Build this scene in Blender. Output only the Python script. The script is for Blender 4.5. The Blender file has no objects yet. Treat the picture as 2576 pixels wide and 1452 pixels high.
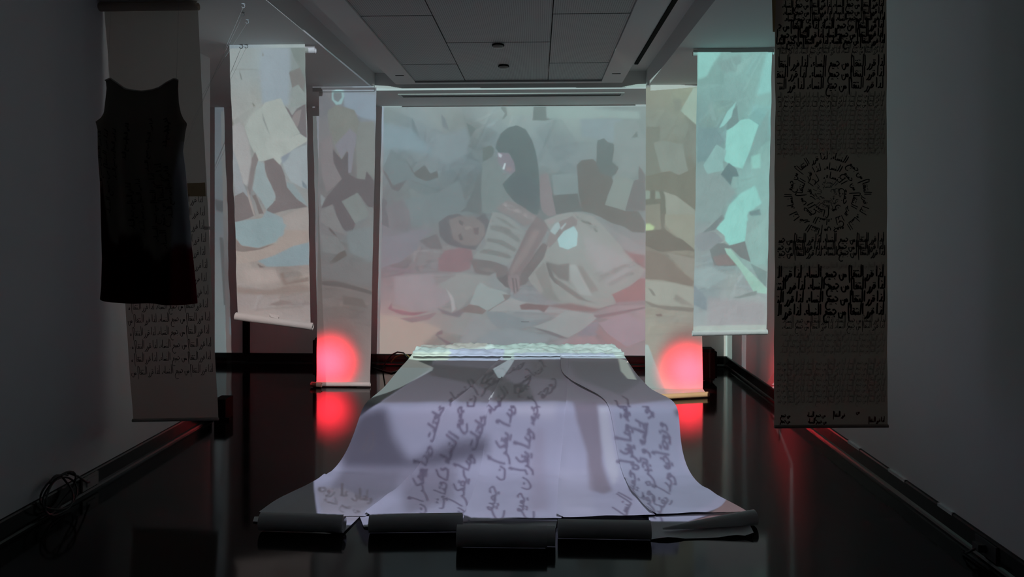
import bpy, bmesh, math, random
import numpy as np
from mathutils import Vector, noise

# ---------------------------------------------------------------- camera, world, exposure
SC = bpy.context.scene
COL = SC.collection
random.seed(7)
FPX = 1717.0                      # focal length in pixels of the 2576 x 1452 frame
YAW = math.atan(65.0 / FPX)
CAMH = 1.6
cam_d = bpy.data.cameras.new('camera')
cam = bpy.data.objects.new('camera', cam_d)
COL.objects.link(cam)
cam.location = (0, 0, CAMH)
cam.rotation_euler = (math.pi / 2, 0, YAW)
cam_d.sensor_width = 36.0
cam_d.lens = 36.0 * FPX / 2576.0
cam_d.shift_y = -157.0 / 2576.0
cam_d.clip_start = 0.05
SC.camera = cam

world = bpy.data.worlds.new('dark_gallery')
SC.world = world
world.use_nodes = True
world.node_tree.nodes['Background'].inputs[0].default_value = (0.010, 0.011, 0.014, 1)
world.node_tree.nodes['Background'].inputs[1].default_value = 0.0
SC.view_settings.view_transform = 'Standard'
SC.view_settings.look = 'None'
SC.view_settings.exposure = 0.0
SC.view_settings.gamma = 1.0
SC.view_settings.use_curve_mapping = False
SC.cycles.max_bounces = 10
SC.cycles.diffuse_bounces = 6
SC.cycles.glossy_bounces = 4
SC.cycles.transmission_bounces = 4
SC.cycles.sample_clamp_indirect = 4.0
SC.cycles.caustics_reflective = False
SC.cycles.caustics_refractive = False

# ---------------------------------------------------------------- where things stand
HC = 2.99                         # low ceiling
YB = 7.85                         # back wall
XL, XR = -2.71, 2.15              # side walls
_c, _s = math.cos(YAW), math.sin(YAW)


def ray(px, py):
    x = (px - 1288.0) / FPX
    z = -(py - 569.0) / FPX
    return (-_s + x * _c, _c + x * _s, z)


def on_y(px, py, y):
    d = ray(px, py); t = y / d[1]
    return Vector((d[0] * t, y, CAMH + d[2] * t))


def on_z(px, py, z):
    d = ray(px, py); t = (z - CAMH) / d[2]
    return Vector((d[0] * t, d[1] * t, z))


def on_x(px, py, x):
    d = ray(px, py); t = x / d[0]
    return Vector((x, d[1] * t, CAMH + d[2] * t))


def lin(c):
    o = []
    for v in c:
        v = v / 255.0
        o.append(v / 12.92 if v <= 0.04045 else ((v + 0.055) / 1.055) ** 2.4)
    return np.array(o)


BED_Z = 0.46
BED_Y = 4.33


def bed_at(px, py):
    """the point of the draped bed seen at a picture position: top, then front face, then floor"""
    if py <= 1014:
        return on_z(px, py, BED_Z)
    if py < 1206:
        p = on_y(px, py, BED_Y)
        p.z = max(0.012, min(BED_Z, p.z))
        return p
    return on_z(px, py, 0.008)


# ---------------------------------------------------------------- the two video projectors
P1 = Vector((-0.70, 1.70, 2.985))   # in the ceiling recess, throws the film on wall and scrolls
P2 = Vector((0.10, 0.90, 2.93))    # throws the handwriting on the bed
D_SC1, D_L2, D_RS, D_R2 = 5.14, 6.75, 5.38, 6.75


class Slide:
    def __init__(self, u0, u1, v0, v1, res):
        self.u0, self.v0, self.res = u0, v0, res
        self.w = int((u1 - u0) / res); self.h = int((v1 - v0) / res)
        self.a = np.zeros((self.h, self.w, 3), np.float32)
        self.U = u0 + (np.arange(self.w) + 0.5) * res
        self.V = v0 + (np.arange(self.h) + 0.5) * res

    def mask(self, pts, soft=0.0, pad=3):
        """pts in (u,v) -> (slices, coverage)"""
        r = self.res
        xs = (np.array([p[0] for p in pts]) - self.u0) / r
        ys = (np.array([p[1] for p in pts]) - self.v0) / r
        pad = int(pad + 3 * soft)
        x0, x1 = max(0, int(xs.min()) - pad), min(self.w, int(xs.max()) + pad + 2)
        y0, y1 = max(0, int(ys.min()) - pad), min(self.h, int(ys.max()) + pad + 2)
        if x1 <= x0 or y1 <= y0:
            return None
        gx = np.arange(x0, x1)[None, :] + 0.5
        gy = np.arange(y0, y1)[:, None] + 0.5
        ins = np.zeros((y1 - y0, x1 - x0), bool)
        n = len(xs); j = n - 1
        for i in range(n):
            if ys[i] != ys[j]:
                c = ((ys[i] > gy) != (ys[j] > gy)) & (gx < (xs[j] - xs[i]) * (gy - ys[i]) / (ys[j] - ys[i]) + xs[i])
                ins ^= c
            j = i
        m = ins.astype(np.float32)
        m = blur(m, soft * .7) if soft > .6 else m
        return (slice(y0, y1), slice(x0, x1)), m

    def image(self, name):
        img = bpy.data.images.new(name, self.w, self.h, alpha=False, float_buffer=True, is_data=True)
        buf = np.ones((self.h, self.w, 4), np.float32)
        buf[:, :, :3] = self.a
        img.pixels.foreach_set(buf.ravel())
        img.update()
        img.pack()
        return img


def blur1(a, r, ax):
    r = int(r)
    if r < 1:
        return a
    k = 2 * r + 1
    pad = [(0, 0)] * a.ndim; pad[ax] = (r + 1, r)
    c = np.cumsum(np.pad(a, pad, mode='edge'), axis=ax, dtype=np.float64)
    n = a.shape[ax]
    hi = np.take(c, np.arange(k, k + n), axis=ax); lo = np.take(c, np.arange(0, n), axis=ax)
    return ((hi - lo) / k).astype(np.float32)


def blur(a, s):
    if s < 0.5:
        return a
    r = max(1, int(round(s * 0.9)))
    for _ in range(2):
        a = blur1(blur1(a, r, 0), r, 1)
    return a


def value_noise(h, w, cell, seed):
    rs = np.random.RandomState(seed)
    gh, gw = int(h / cell) + 3, int(w / cell) + 3
    g = rs.rand(gh, gw).astype(np.float32)
    y = np.arange(h) / cell; x = np.arange(w) / cell
    yi = y.astype(int); xi = x.astype(int)
    fy = (y - yi)[:, None]; fx = (x - xi)[None, :]
    fy = fy * fy * (3 - 2 * fy); fx = fx * fx * (3 - 2 * fx)
    a = g[yi][:, xi]; b = g[yi][:, xi + 1]; c = g[yi + 1][:, xi]; d = g[yi + 1][:, xi + 1]
    return (a * (1 - fx) + b * fx) * (1 - fy) + (c * (1 - fx) + d * fx) * fy


S1 = Slide(-0.55, 0.86, -0.92, 0.024, 0.00075)


def uv1(p):
    d = p - P1
    return (d.x / d.y, d.z / d.y)


class Surf:
    """one upright sheet that the film lands on; colours are the light it should send back"""
    def __init__(self, depth, quad, base):
        self.d = depth
        self.to = lambda x, y: uv1(on_y(x, y, depth))
        sl, m = S1.mask([self.to(*q) for q in quad])
        self.sl = sl
        self.m = (m > 0.3).astype(np.float32)
        U, V = np.meshgrid(S1.U[sl[1]], S1.V[sl[0]])
        num = np.zeros(U.shape + (3,), np.float32); den = np.zeros(U.shape, np.float32)
        for x, y, c in base:
            u, v = self.to(x, y)
            w = 1.0 / ((U - u) ** 2 + (V - v) ** 2 + 0.0006) ** 1.6
            num += w[..., None] * lin(c); den += w
        self.col = num / den[..., None]
        self.g = (1 + U * U + V * V) ** -1.5 / (depth - P1.y) ** 2

    def poly(self, pts, c, soft=1.0, a=1.0):
        r = S1.mask([self.to(*p) for p in pts], soft)
        if r is None:
            return
        sl, m = r
        Y0, X0 = self.sl[0].start, self.sl[1].start
        y0, y1 = max(sl[0].start, Y0), min(sl[0].stop, self.sl[0].stop)
        x0, x1 = max(sl[1].start, X0), min(sl[1].stop, self.sl[1].stop)
        if y1 <= y0 or x1 <= x0:
            return
        mm = (m[y0 - sl[0].start:y1 - sl[0].start, x0 - sl[1].start:x1 - sl[1].start] * a)[..., None]
        t = self.col[y0 - Y0:y1 - Y0, x0 - X0:x1 - X0]
        t *= (1 - mm); t += mm * lin(c)

    def mul(self, pts, k, soft=1.0):
        r = S1.mask([self.to(*p) for p in pts], soft)
        if r is None:
            return
        sl, m = r
        Y0, X0 = self.sl[0].start, self.sl[1].start
        y0, y1 = max(sl[0].start, Y0), min(sl[0].stop, self.sl[0].stop)
        x0, x1 = max(sl[1].start, X0), min(sl[1].stop, self.sl[1].stop)
        if y1 <= y0 or x1 <= x0:
            return
        mm = m[y0 - sl[0].start:y1 - sl[0].start, x0 - sl[1].start:x1 - sl[1].start][..., None]
        self.col[y0 - Y0:y1 - Y0, x0 - X0:x1 - X0] *= 1 + mm * (np.array(k) - 1)

    def litter(self, box, n, w, h, seed, tilt=1.0, lo=.88, hi=1.12):
        """torn sheets of paper in the film: quads a little lighter or darker than what lies round them, each with a thin shade"""
        R = random.Random(seed)
        for _ in range(n):
            x, y = R.uniform(box[0], box[2]), R.uniform(box[1], box[3])
            a = R.uniform(-tilt, tilt); ww, hh = w * R.uniform(.6, 1.3), h * R.uniform(.6, 1.3)
            q = [(x + (ex * ww * math.cos(a) - ey * hh * math.sin(a)) * R.uniform(.8, 1.15), y + (ex * ww * math.sin(a) * min(1, h / w * 1.5) + ey * hh * math.cos(a)) * R.uniform(.8, 1.15))
                 for ex, ey in ((-.5, -.5), (.1, -.56), (.5, -.5), (.55, .1), (.5, .5), (-.1, .53), (-.5, .5))]
            d = (R.uniform(2, 5), R.uniform(3, 6))
            self.mul([(qx + d[0], qy + d[1]) for qx, qy in q], .93, 1.4)
            k = 1 + (R.uniform(lo, hi) - 1) * .6; t = R.uniform(-.02, .02)
            self.mul(q, (1.05 * k * (1 + t), 1.05 * k, 1.05 * k * (1 - t)), .8)

    def stamp(self, ambient, gain=1.0):
        n = value_noise(self.m.shape[0], self.m.shape[1], 26, 3) * 0.6 + value_noise(self.m.shape[0], self.m.shape[1], 9, 5) * 0.4
        L = np.maximum(self.col * np.array(gain) * (0.95 + 0.10 * n)[..., None] - np.array(ambient), 0.004) / self.g[..., None]
        t = S1.a[self.sl]
        mk = self.m[..., None]
        t *= (1 - mk); t += mk * L


def view(ox, oy, s):
    return lambda pts: [(ox + x / s, oy + y / s) for x, y in pts]


def paint(surf, v, items):
    for it in items:
        surf.poly(v(it[0]), it[1], it[2] if len(it) > 2 else 1.0, it[3] if len(it) > 3 else 1.0)


# --- the back wall: two women on a floor of torn papers
WQ = [(540, 266), (1850, 264), (1850, 915), (540, 900)]
wall = Surf(YB, WQ, [
    (540, 270, (95, 102, 108)), (560, 500, (100, 108, 112)), (575, 860, (110, 122, 122)), (790, 300, (112, 118, 118)), (800, 600, (108, 110, 114)),
    (960, 275, (130, 146, 144)), (1100, 285, (138, 152, 150)), (1300, 275, (148, 166, 162)), (1450, 285, (142, 164, 160)), (1600, 280, (128, 146, 142)),
    (970, 360, (124, 146, 152)), (1080, 350, (124, 140, 146)), (1200, 360, (128, 144, 146)), (1420, 380, (128, 144, 146)), (1600, 380, (126, 142, 140)),
    (960, 480, (118, 124, 126)), (1070, 500, (118, 134, 134)), (1150, 520, (120, 130, 130)), (1450, 460, (126, 142, 142)),
    (960, 620, (125, 124, 132)), (1050, 640, (126, 124, 128)), (1050, 560, (122, 130, 132)),
    (960, 720, (142, 128, 132)), (1080, 730, (140, 136, 138)), (1200, 740, (142, 146, 144)),
    (970, 800, (160, 138, 136)), (970, 860, (168, 152, 140)), (1080, 830, (152, 146, 142)), (1180, 840, (146, 148, 146)), (1330, 860, (138, 148, 150)),
    (1450, 760, (150, 146, 146)), (1560, 760, (156, 140, 144)), (1600, 860, (154, 138, 142)), (1500, 880, (150, 134, 138)), (1820, 880, (160, 184, 172))])
V5 = view(900, 240, 2.2)
wall.litter((955, 275, 1620, 560), 60, 105, 120, 5, 1.2)
wall.litter((950, 640, 1640, 890), 70, 150, 44, 6, .5)
wall.litter((945, 580, 1120, 680), 12, 110, 50, 8, .5)
DK = (105, 109, 108)
paint(wall, V5, [
    ([(600, 150), (655, 185), (622, 232)], (104, 118, 116)),
    ([(800, 60), (830, 60), (828, 110), (795, 140), (815, 100), (790, 70)], (116, 128, 124)),
    ([(972, 60), (1042, 60), (1046, 125), (1080, 130), (1040, 140), (968, 138)], (106, 120, 116)),
    ([(300, 120), (325, 180), (352, 262), (325, 272), (300, 190)], (106, 122, 126), 2),
    ([(460, 100), (485, 130), (505, 195), (470, 175)], (114, 126, 130), 2),
    ([(120, 150), (300, 190), (440, 330), (250, 300), (120, 280)], (126, 150, 158), 8),
    ([(440, 230), (600, 180), (620, 240), (600, 330), (500, 380), (400, 330)], (128, 144, 148), 4),
    ([(820, 60), (968, 60), (966, 110), (830, 112)], (148, 168, 162), 3),
    ([(1048, 60), (1240, 70), (1560, 90), (1560, 130), (1240, 125), (1050, 125)], (144, 168, 162), 4),
    ([(1230, 130), (1460, 130), (1420, 260), (1380, 260), (1320, 240), (1240, 230)], (132, 152, 156), 3),
    ([(1420, 150), (1540, 130), (1590, 260), (1590, 380), (1480, 460), (1430, 430), (1445, 390), (1412, 360)], (132, 148, 146), 2),
    ([(140, 400), (185, 300), (262, 352), (312, 445), (275, 472), (205, 502)], (110, 126, 128), 1.5),
    ([(262, 350), (300, 405), (312, 428), (370, 385), (402, 432), (440, 418), (447, 455), (380, 475), (318, 450)], (100, 104, 102)),
    ([(128, 395), (160, 430), (195, 500), (240, 482), (272, 468), (226, 532), (190, 522)], (104, 104, 106)),
    ([(495, 520), (552, 502), (553, 532), (546, 522), (500, 543)], (92, 102, 98)),
    ([(105, 540), (160, 580), (175, 735), (105, 700)], (104, 104, 108)),
    ([(150, 615), (260, 575), (290, 640), (300, 740), (190, 745)], (118, 118, 122), 1.5),
    ([(255, 580), (330, 560), (440, 540), (560, 470), (600, 600), (560, 650), (440, 700), (300, 730), (285, 640)], (116, 130, 132), 2),
    ([(130, 800), (300, 745), (420, 740), (340, 810), (330, 850), (240, 920), (110, 960)], (126, 126, 134), 2),
    ([(340, 805), (440, 765), (470, 850), (400, 850)], (112, 110, 112), 2),
    ([(690, 290), (740, 276), (757, 300), (745, 338), (690, 372)], (103, 116, 112), 1.2),
    ([(640, 520), (665, 440), (692, 398), (700, 520), (680, 660), (600, 640), (560, 650), (600, 620)], (106, 115, 116), 2),
    ([(690, 372), (765, 335), (800, 420), (850, 520), (820, 600), (745, 655), (690, 650), (682, 520)], (122, 136, 135), 2),
    ([(1008, 440), (1052, 430), (1075, 530), (1100, 662), (1060, 672), (1020, 640), (1003, 560)], (138, 130, 132), 2),
    ([(1075, 548), (1215, 545), (1245, 640), (1160, 650), (1098, 660)], (102, 110, 109), 1.5),
    ([(1212, 385), (1240, 358), (1300, 352), (1322, 370), (1326, 262), (1360, 238), (1385, 262), (1415, 268), (1418, 300), (1406, 370), (1442, 402), (1430, 432), (1405, 450), (1415, 480),
      (1385, 550), (1372, 605), (1440, 622), (1475, 638), (1552, 640), (1590, 705), (1590, 760), (1520, 757), (1470, 725), (1400, 705), (1340, 672), (1290, 652), (1240, 642), (1222, 540)], (106, 107, 103), 1.2),
    ([(1326, 250), (1360, 238), (1385, 262), (1416, 270), (1408, 370), (1442, 402), (1405, 450), (1340, 430), (1322, 380)], (98, 113, 112), 1.5),
    ([(1075, 440), (1212, 430), (1220, 540), (1085, 553)], (128, 146, 146), 1.2),
    ([(1430, 440), (1530, 470), (1480, 638), (1368, 606), (1400, 520)], (134, 148, 142)),
    ([(1555, 388), (1592, 440), (1592, 640), (1480, 636), (1528, 470), (1552, 465)], (110, 111, 111)),
    ([(1515, 235), (1545, 198), (1550, 230)], (106, 122, 118)),
    # seated woman: hair, face
    ([(768, 262), (790, 213), (830, 178), (880, 165), (930, 188), (965, 248), (985, 310), (1000, 400), (1006, 500), (1008, 600), (995, 660), (960, 650), (900, 615), (860, 582), (822, 535), (800, 492),
      (850, 440), (868, 400), (842, 330), (780, 318), (762, 290)], (95, 111, 111), 1.4),
    ([(820, 480), (900, 430), (1000, 480), (1000, 640), (930, 620), (860, 575)], (92, 107, 110), 6),
    ([(772, 316), (835, 320), (866, 372), (872, 420), (845, 440), (808, 412), (778, 372)], (136, 130, 140), 1.8),
    ([(776, 318), (800, 330), (792, 345), (780, 338)], (190, 198, 206), 1),
    ([(812, 374), (819, 378), (811, 411), (801, 406)], (206, 224, 226), 1),
    ([(820, 392), (858, 402), (848, 425), (822, 415)], (148, 132, 136), 2),
    # lying woman
    ([(448, 700), (500, 664), (560, 655), (620, 692), (700, 655), (732, 700), (705, 775), (650, 855), (560, 845), (495, 822), (452, 780)], (104, 105, 109), 2),
    ([(505, 690), (560, 668), (640, 668), (700, 715), (708, 770), (660, 832), (590, 832), (525, 792)], (130, 123, 122), 2.5),
    ([(560, 690), (585, 700), (580, 722), (562, 712)], (108, 104, 105), 1.5), ([(556, 775), (570, 760), (585, 800), (565, 805)], (108, 104, 105), 1.5),
    ([(590, 730), (625, 722), (628, 735), (598, 745)], (146, 138, 134), 1.5), ([(640, 735), (672, 728), (665, 772), (645, 770)], (112, 104, 106), 1.6),
    ([(445, 905), (480, 862), (560, 842), (628, 852), (638, 900), (620, 962), (560, 980), (448, 972)], (139, 112, 117), 1.6),
    ([(620, 910), (740, 912), (830, 950), (835, 985), (775, 1012), (700, 1002), (650, 982)], (118, 112, 112), 1.6),
    ([(672, 960), (740, 955), (770, 985), (700, 975)], (132, 126, 124), 2, .6),
    ([(748, 645), (790, 650), (862, 690), (922, 752), (912, 812), (872, 882), (830, 936), (740, 918), (636, 897), (660, 868), (712, 830), (704, 790), (722, 720)], (142, 149, 147), 1.2),
    ([(730, 720), (820, 730), (900, 800), (890, 815), (800, 760), (735, 745)], (128, 132, 130), 2), ([(720, 790), (800, 800), (880, 850), (868, 868), (780, 822), (712, 808)], (124, 128, 126), 2),
    ([(690, 850), (780, 862), (850, 890), (840, 905), (740, 882), (670, 872)], (126, 130, 128), 2), ([(760, 670), (820, 690), (880, 740), (850, 735)], (128, 134, 131), 2),
    ([(768, 622), (830, 578), (900, 610), (992, 672), (988, 705), (925, 724), (850, 672), (790, 648)], (136, 131, 131), 1.5),
    ([(770, 1012), (835, 985), (845, 1070), (815, 1060)], (106, 102, 104), 2),
    ([(900, 980), (962, 895), (1022, 818), (1062, 828), (1042, 902), (972, 985), (930, 1045), (892, 1055)], (116, 110, 110), 2),
    ([(990, 668), (1052, 715), (1042, 765), (960, 905), (902, 985), (895, 1065), (870, 1102), (828, 1040), (832, 970), (888, 850), (940, 742)], (128, 118, 119), 1.6),
    ([(975, 740), (1010, 750), (930, 900), (880, 960), (850, 1010), (850, 960), (900, 870)], (142, 130, 129), 4),
    ([(832, 1000), (890, 992), (897, 1080), (870, 1103), (838, 1060)], (142, 128, 130), 1.6),
    ([(852, 1010), (862, 1012), (872, 1095), (862, 1090)], (114, 104, 106), 1), ([(870, 1010), (878, 1010), (888, 1080), (880, 1085)], (114, 104, 106), 1),
    # skirt
    ([(1030, 692), (1100, 662), (1160, 650), (1230, 648), (1302, 668), (1372, 738), (1452, 830), (1540, 928), (1590, 962), (1562, 1012), (1432, 1100), (1426, 1152), (1330, 1182), (1200, 1182),
      (1090, 1142), (1010, 1092), (960, 1042), (943, 1012), (1030, 900), (1052, 830), (1092, 780), (1062, 740)], (148, 153, 149), 1.2),
    ([(1250, 780), (1420, 850), (1540, 950), (1480, 1020), (1380, 1060), (1280, 900)], (158, 157, 157), 10),
    ([(1038, 918), (1110, 938), (1172, 928), (1168, 1032), (1112, 1014), (1062, 965)], (122, 119, 117), 2.5),
    ([(1172, 938), (1212, 938), (1262, 1040), (1302, 1112), (1232, 1102), (1178, 1022)], (160, 168, 165), 2.5),
    ([(1210, 938), (1240, 945), (1335, 1080), (1292, 1094), (1252, 1022)], (138, 136, 132), 3),
    ([(960, 1000), (1030, 920), (1060, 1000), (1080, 1080), (1130, 1152), (1040, 1122), (990, 1060)], (138, 138, 134), 2.5),
    ([(1040, 930), (1056, 930), (1090, 1010), (1140, 1062), (1090, 1040), (1060, 1000)], (114, 111, 110), 1.6),
    ([(1080, 1000), (1180, 1070), (1260, 1130), (1310, 1150), (1220, 1130), (1120, 1060)], (128, 124, 121), 1.8),
    ([(950, 1010), (980, 980), (1030, 1090), (1010, 1090)], (150, 150, 146), 2),
    ([(1330, 1000), (1480, 930), (1500, 945), (1360, 1020)], (136, 136, 132), 3, .6), ([(1380, 1040), (1520, 970), (1530, 985), (1400, 1060)], (138, 136, 134), 3, .6),
    ([(1240, 690), (1290, 705), (1300, 720), (1245, 705)], (118, 124, 119), 2), ([(1300, 730), (1330, 750), (1320, 760)], (120, 126, 120), 2),
    ([(1040, 690), (1090, 680), (1100, 690), (1062, 720)], (158, 150, 150), 2),
    ([(1066, 752), (1108, 702), (1188, 668), (1216, 690), (1210, 722), (1132, 772), (1062, 842), (1040, 822)], (138, 129, 128), 1.6),
    ([(1064, 752), (1090, 712), (1112, 700), (1122, 730), (1092, 772)], (162, 184, 184), 1.6),
    ([(1105, 795), (1140, 752), (1196, 724), (1218, 760), (1212, 832), (1162, 854), (1116, 838)], (164, 206, 206), 2.2),
    ([(1120, 735), (1150, 705), (1155, 710), (1128, 745)], (168, 186, 186), 1),
    # red cloth
    ([(1592, 1012), (1592, 1136), (1430, 1146), (1406, 1102), (1510, 1055), (1562, 1012)], (152, 112, 114), 1.2),
    ([(1462, 850), (1510, 870), (1592, 885), (1592, 962), (1540, 930), (1490, 880)], (146, 108, 110), 4),
    # papers of the floor
    ([(165, 1182), (186, 1152), (192, 1180), (300, 1202), (400, 1196), (312, 1220), (240, 1215)], (146, 102, 112)),
    ([(250, 962), (302, 902), (275, 952)], (112, 102, 108)), ([(180, 1000), (270, 972), (240, 1002)], (122, 106, 114), 1.5),
    ([(420, 1050), (522, 1045), (502, 1078), (440, 1066)], (122, 116, 113), 1.4), ([(155, 945), (330, 970), (300, 985), (170, 965)], (128, 116, 124), 2),
    ([(205, 1000), (420, 985), (430, 1040), (490, 1070), (520, 1130), (420, 1195), (300, 1190), (205, 1150)], (150, 142, 146), 4),
    ([(430, 1060), (560, 985), (770, 1000), (740, 1060), (640, 1100), (560, 1190), (520, 1130), (480, 1075)], (146, 149, 147), 3),
    ([(488, 1068), (530, 1118), (542, 1180), (522, 1202), (514, 1132)], (166, 166, 166), 1.2),
    ([(440, 1175), (520, 1205), (620, 1160), (560, 1230), (470, 1210)], (120, 114, 120), 3),
    ([(658, 1060), (682, 1034), (722, 1062), (802, 1082), (845, 1112), (722, 1192), (620, 1156)], (152, 164, 162), 1.3),
    ([(738, 990), (766, 982), (766, 1012), (830, 1092), (800, 1080), (720, 1050)], (140, 147, 148), 1.5),
    ([(800, 1100), (850, 1105), (830, 1130), (720, 1200), (720, 1192), (815, 1135)], (128, 120, 118), 1.2),
    ([(620, 1156), (672, 1166), (712, 1192), (690, 1212), (610, 1202), (560, 1196)], (128, 114, 111), 1.4),
    ([(850, 1120), (900, 1140), (1000, 1155), (1010, 1180), (890, 1190), (720, 1200), (760, 1170)], (156, 158, 157), 2),
    ([(710, 1196), (800, 1200), (910, 1240), (1005, 1262), (905, 1292), (780, 1292), (732, 1252)], (132, 142, 146), 1.6),
    ([(895, 1162), (932, 1150), (1020, 1160), (1060, 1164), (1030, 1202), (1000, 1186), (905, 1186)], (128, 104, 104), 1.2),
    ([(968, 1282), (1080, 1240), (1152, 1188), (1302, 1210), (1322, 1232), (1252, 1292), (1162, 1342), (1080, 1312)], (152, 158, 157), 1.4),
    ([(968, 1284), (1062, 1305), (1165, 1346), (1120, 1345), (1050, 1318)], (116, 113, 117), 1.4),
    ([(1215, 1322), (1282, 1268), (1332, 1248), (1322, 1332), (1240, 1345)], (132, 132, 142), 1.5),
    ([(1336, 1262), (1480, 1208), (1592, 1260), (1592, 1352), (1480, 1394), (1400, 1342)], (156, 140, 149), 1.6),
    ([(1310, 1308), (1345, 1290), (1420, 1345), (1500, 1400), (1400, 1392), (1350, 1340)], (154, 126, 128), 2),
    ([(1180, 1342), (1300, 1330), (1360, 1380), (1300, 1400), (1120, 1390)], (158, 134, 138), 4),
    ([(1180, 1150), (1330, 1182), (1430, 1160), (1300, 1200), (1180, 1190), (1050, 1165)], (138, 110, 110), 2.5),
    ([(1300, 1220), (1480, 1190), (1590, 1170), (1590, 1180), (1480, 1205), (1330, 1235)], (130, 112, 118), 1.5),
    ([(110, 1210), (300, 1232), (462, 1290), (300, 1440), (100, 1440)], (172, 156, 144), 6),
    ([(230, 1235), (330, 1225), (440, 1200), (400, 1240), (300, 1258)], (140, 120, 124), 2),
    ([(440, 1312), (468, 1298), (470, 1322), (430, 1330)], (128, 108, 114), 1.2), ([(420, 1320), (520, 1372), (560, 1392), (500, 1385)], (126, 110, 116), 1.4),
    ([(640, 1210), (720, 1240), (800, 1320), (720, 1310), (620, 1380), (560, 1370)], (146, 149, 150), 3),
    ([(600, 1385), (700, 1345), (780, 1330), (700, 1370)], (116, 117, 121), 1.5),
    ([(640, 1372), (740, 1300), (900, 1300), (1060, 1345), (1000, 1420), (640, 1420)], (140, 150, 154), 5),
    ([(380, 1400), (520, 1395), (700, 1410), (600, 1430), (400, 1425)], (124, 126, 126), 3),
])
# faint writing and lace on the dresses in the film
_R = random.Random(77)
for (x0, y0, x1, y1, n, sl, k) in ((1310, 1000, 1560, 925, 70, -.38, .86), (1330, 1035, 1565, 962, 60, -.38, .88), (1200, 668, 1330, 740, 40, .5, .85), (735, 700, 910, 790, 60, .45, .86), (690, 850, 850, 890, 40, .25, .87),
                                   (800, 600, 980, 690, 90, .5, 1.16), (1100, 860, 1400, 800, 40, -.2, .93)):
    for _ in range(n):
        t = _R.random(); x, y = x0 + (x1 - x0) * t + _R.uniform(-6, 6), y0 + (y1 - y0) * t + _R.uniform(-16, 16)
        L, w = _R.uniform(4, 11), _R.uniform(1.2, 2.2); a = sl + _R.uniform(-.7, .7)
        c_, s_ = math.cos(a), math.sin(a)
        wall.mul(V5([(x - c_ * L - s_ * w, y - s_ * L + c_ * w), (x + c_ * L - s_ * w, y + s_ * L + c_ * w), (x + c_ * L + s_ * w, y + s_ * L - c_ * w), (x - c_ * L + s_ * w, y - s_ * L - c_ * w)]), k, .8)
# narrow strips of wall seen between the scrolls
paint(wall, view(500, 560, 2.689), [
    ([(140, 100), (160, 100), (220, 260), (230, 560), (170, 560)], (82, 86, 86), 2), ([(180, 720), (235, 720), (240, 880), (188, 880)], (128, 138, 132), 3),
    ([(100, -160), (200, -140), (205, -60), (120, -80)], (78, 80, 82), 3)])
_soft = blur(wall.col, 40)          # the film looks hazy on the wall: less contrast, less colour
wall.col = wall.col * .80 + _soft * .20
_grey = wall.col.mean(2, keepdims=True)
wall.col = wall.col * .84 + _grey * .16 * np.array((.97, 1.01, 1.02), np.float32)
wall.stamp((0.022, 0.017, 0.017), (.77, .80, .82))

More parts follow.
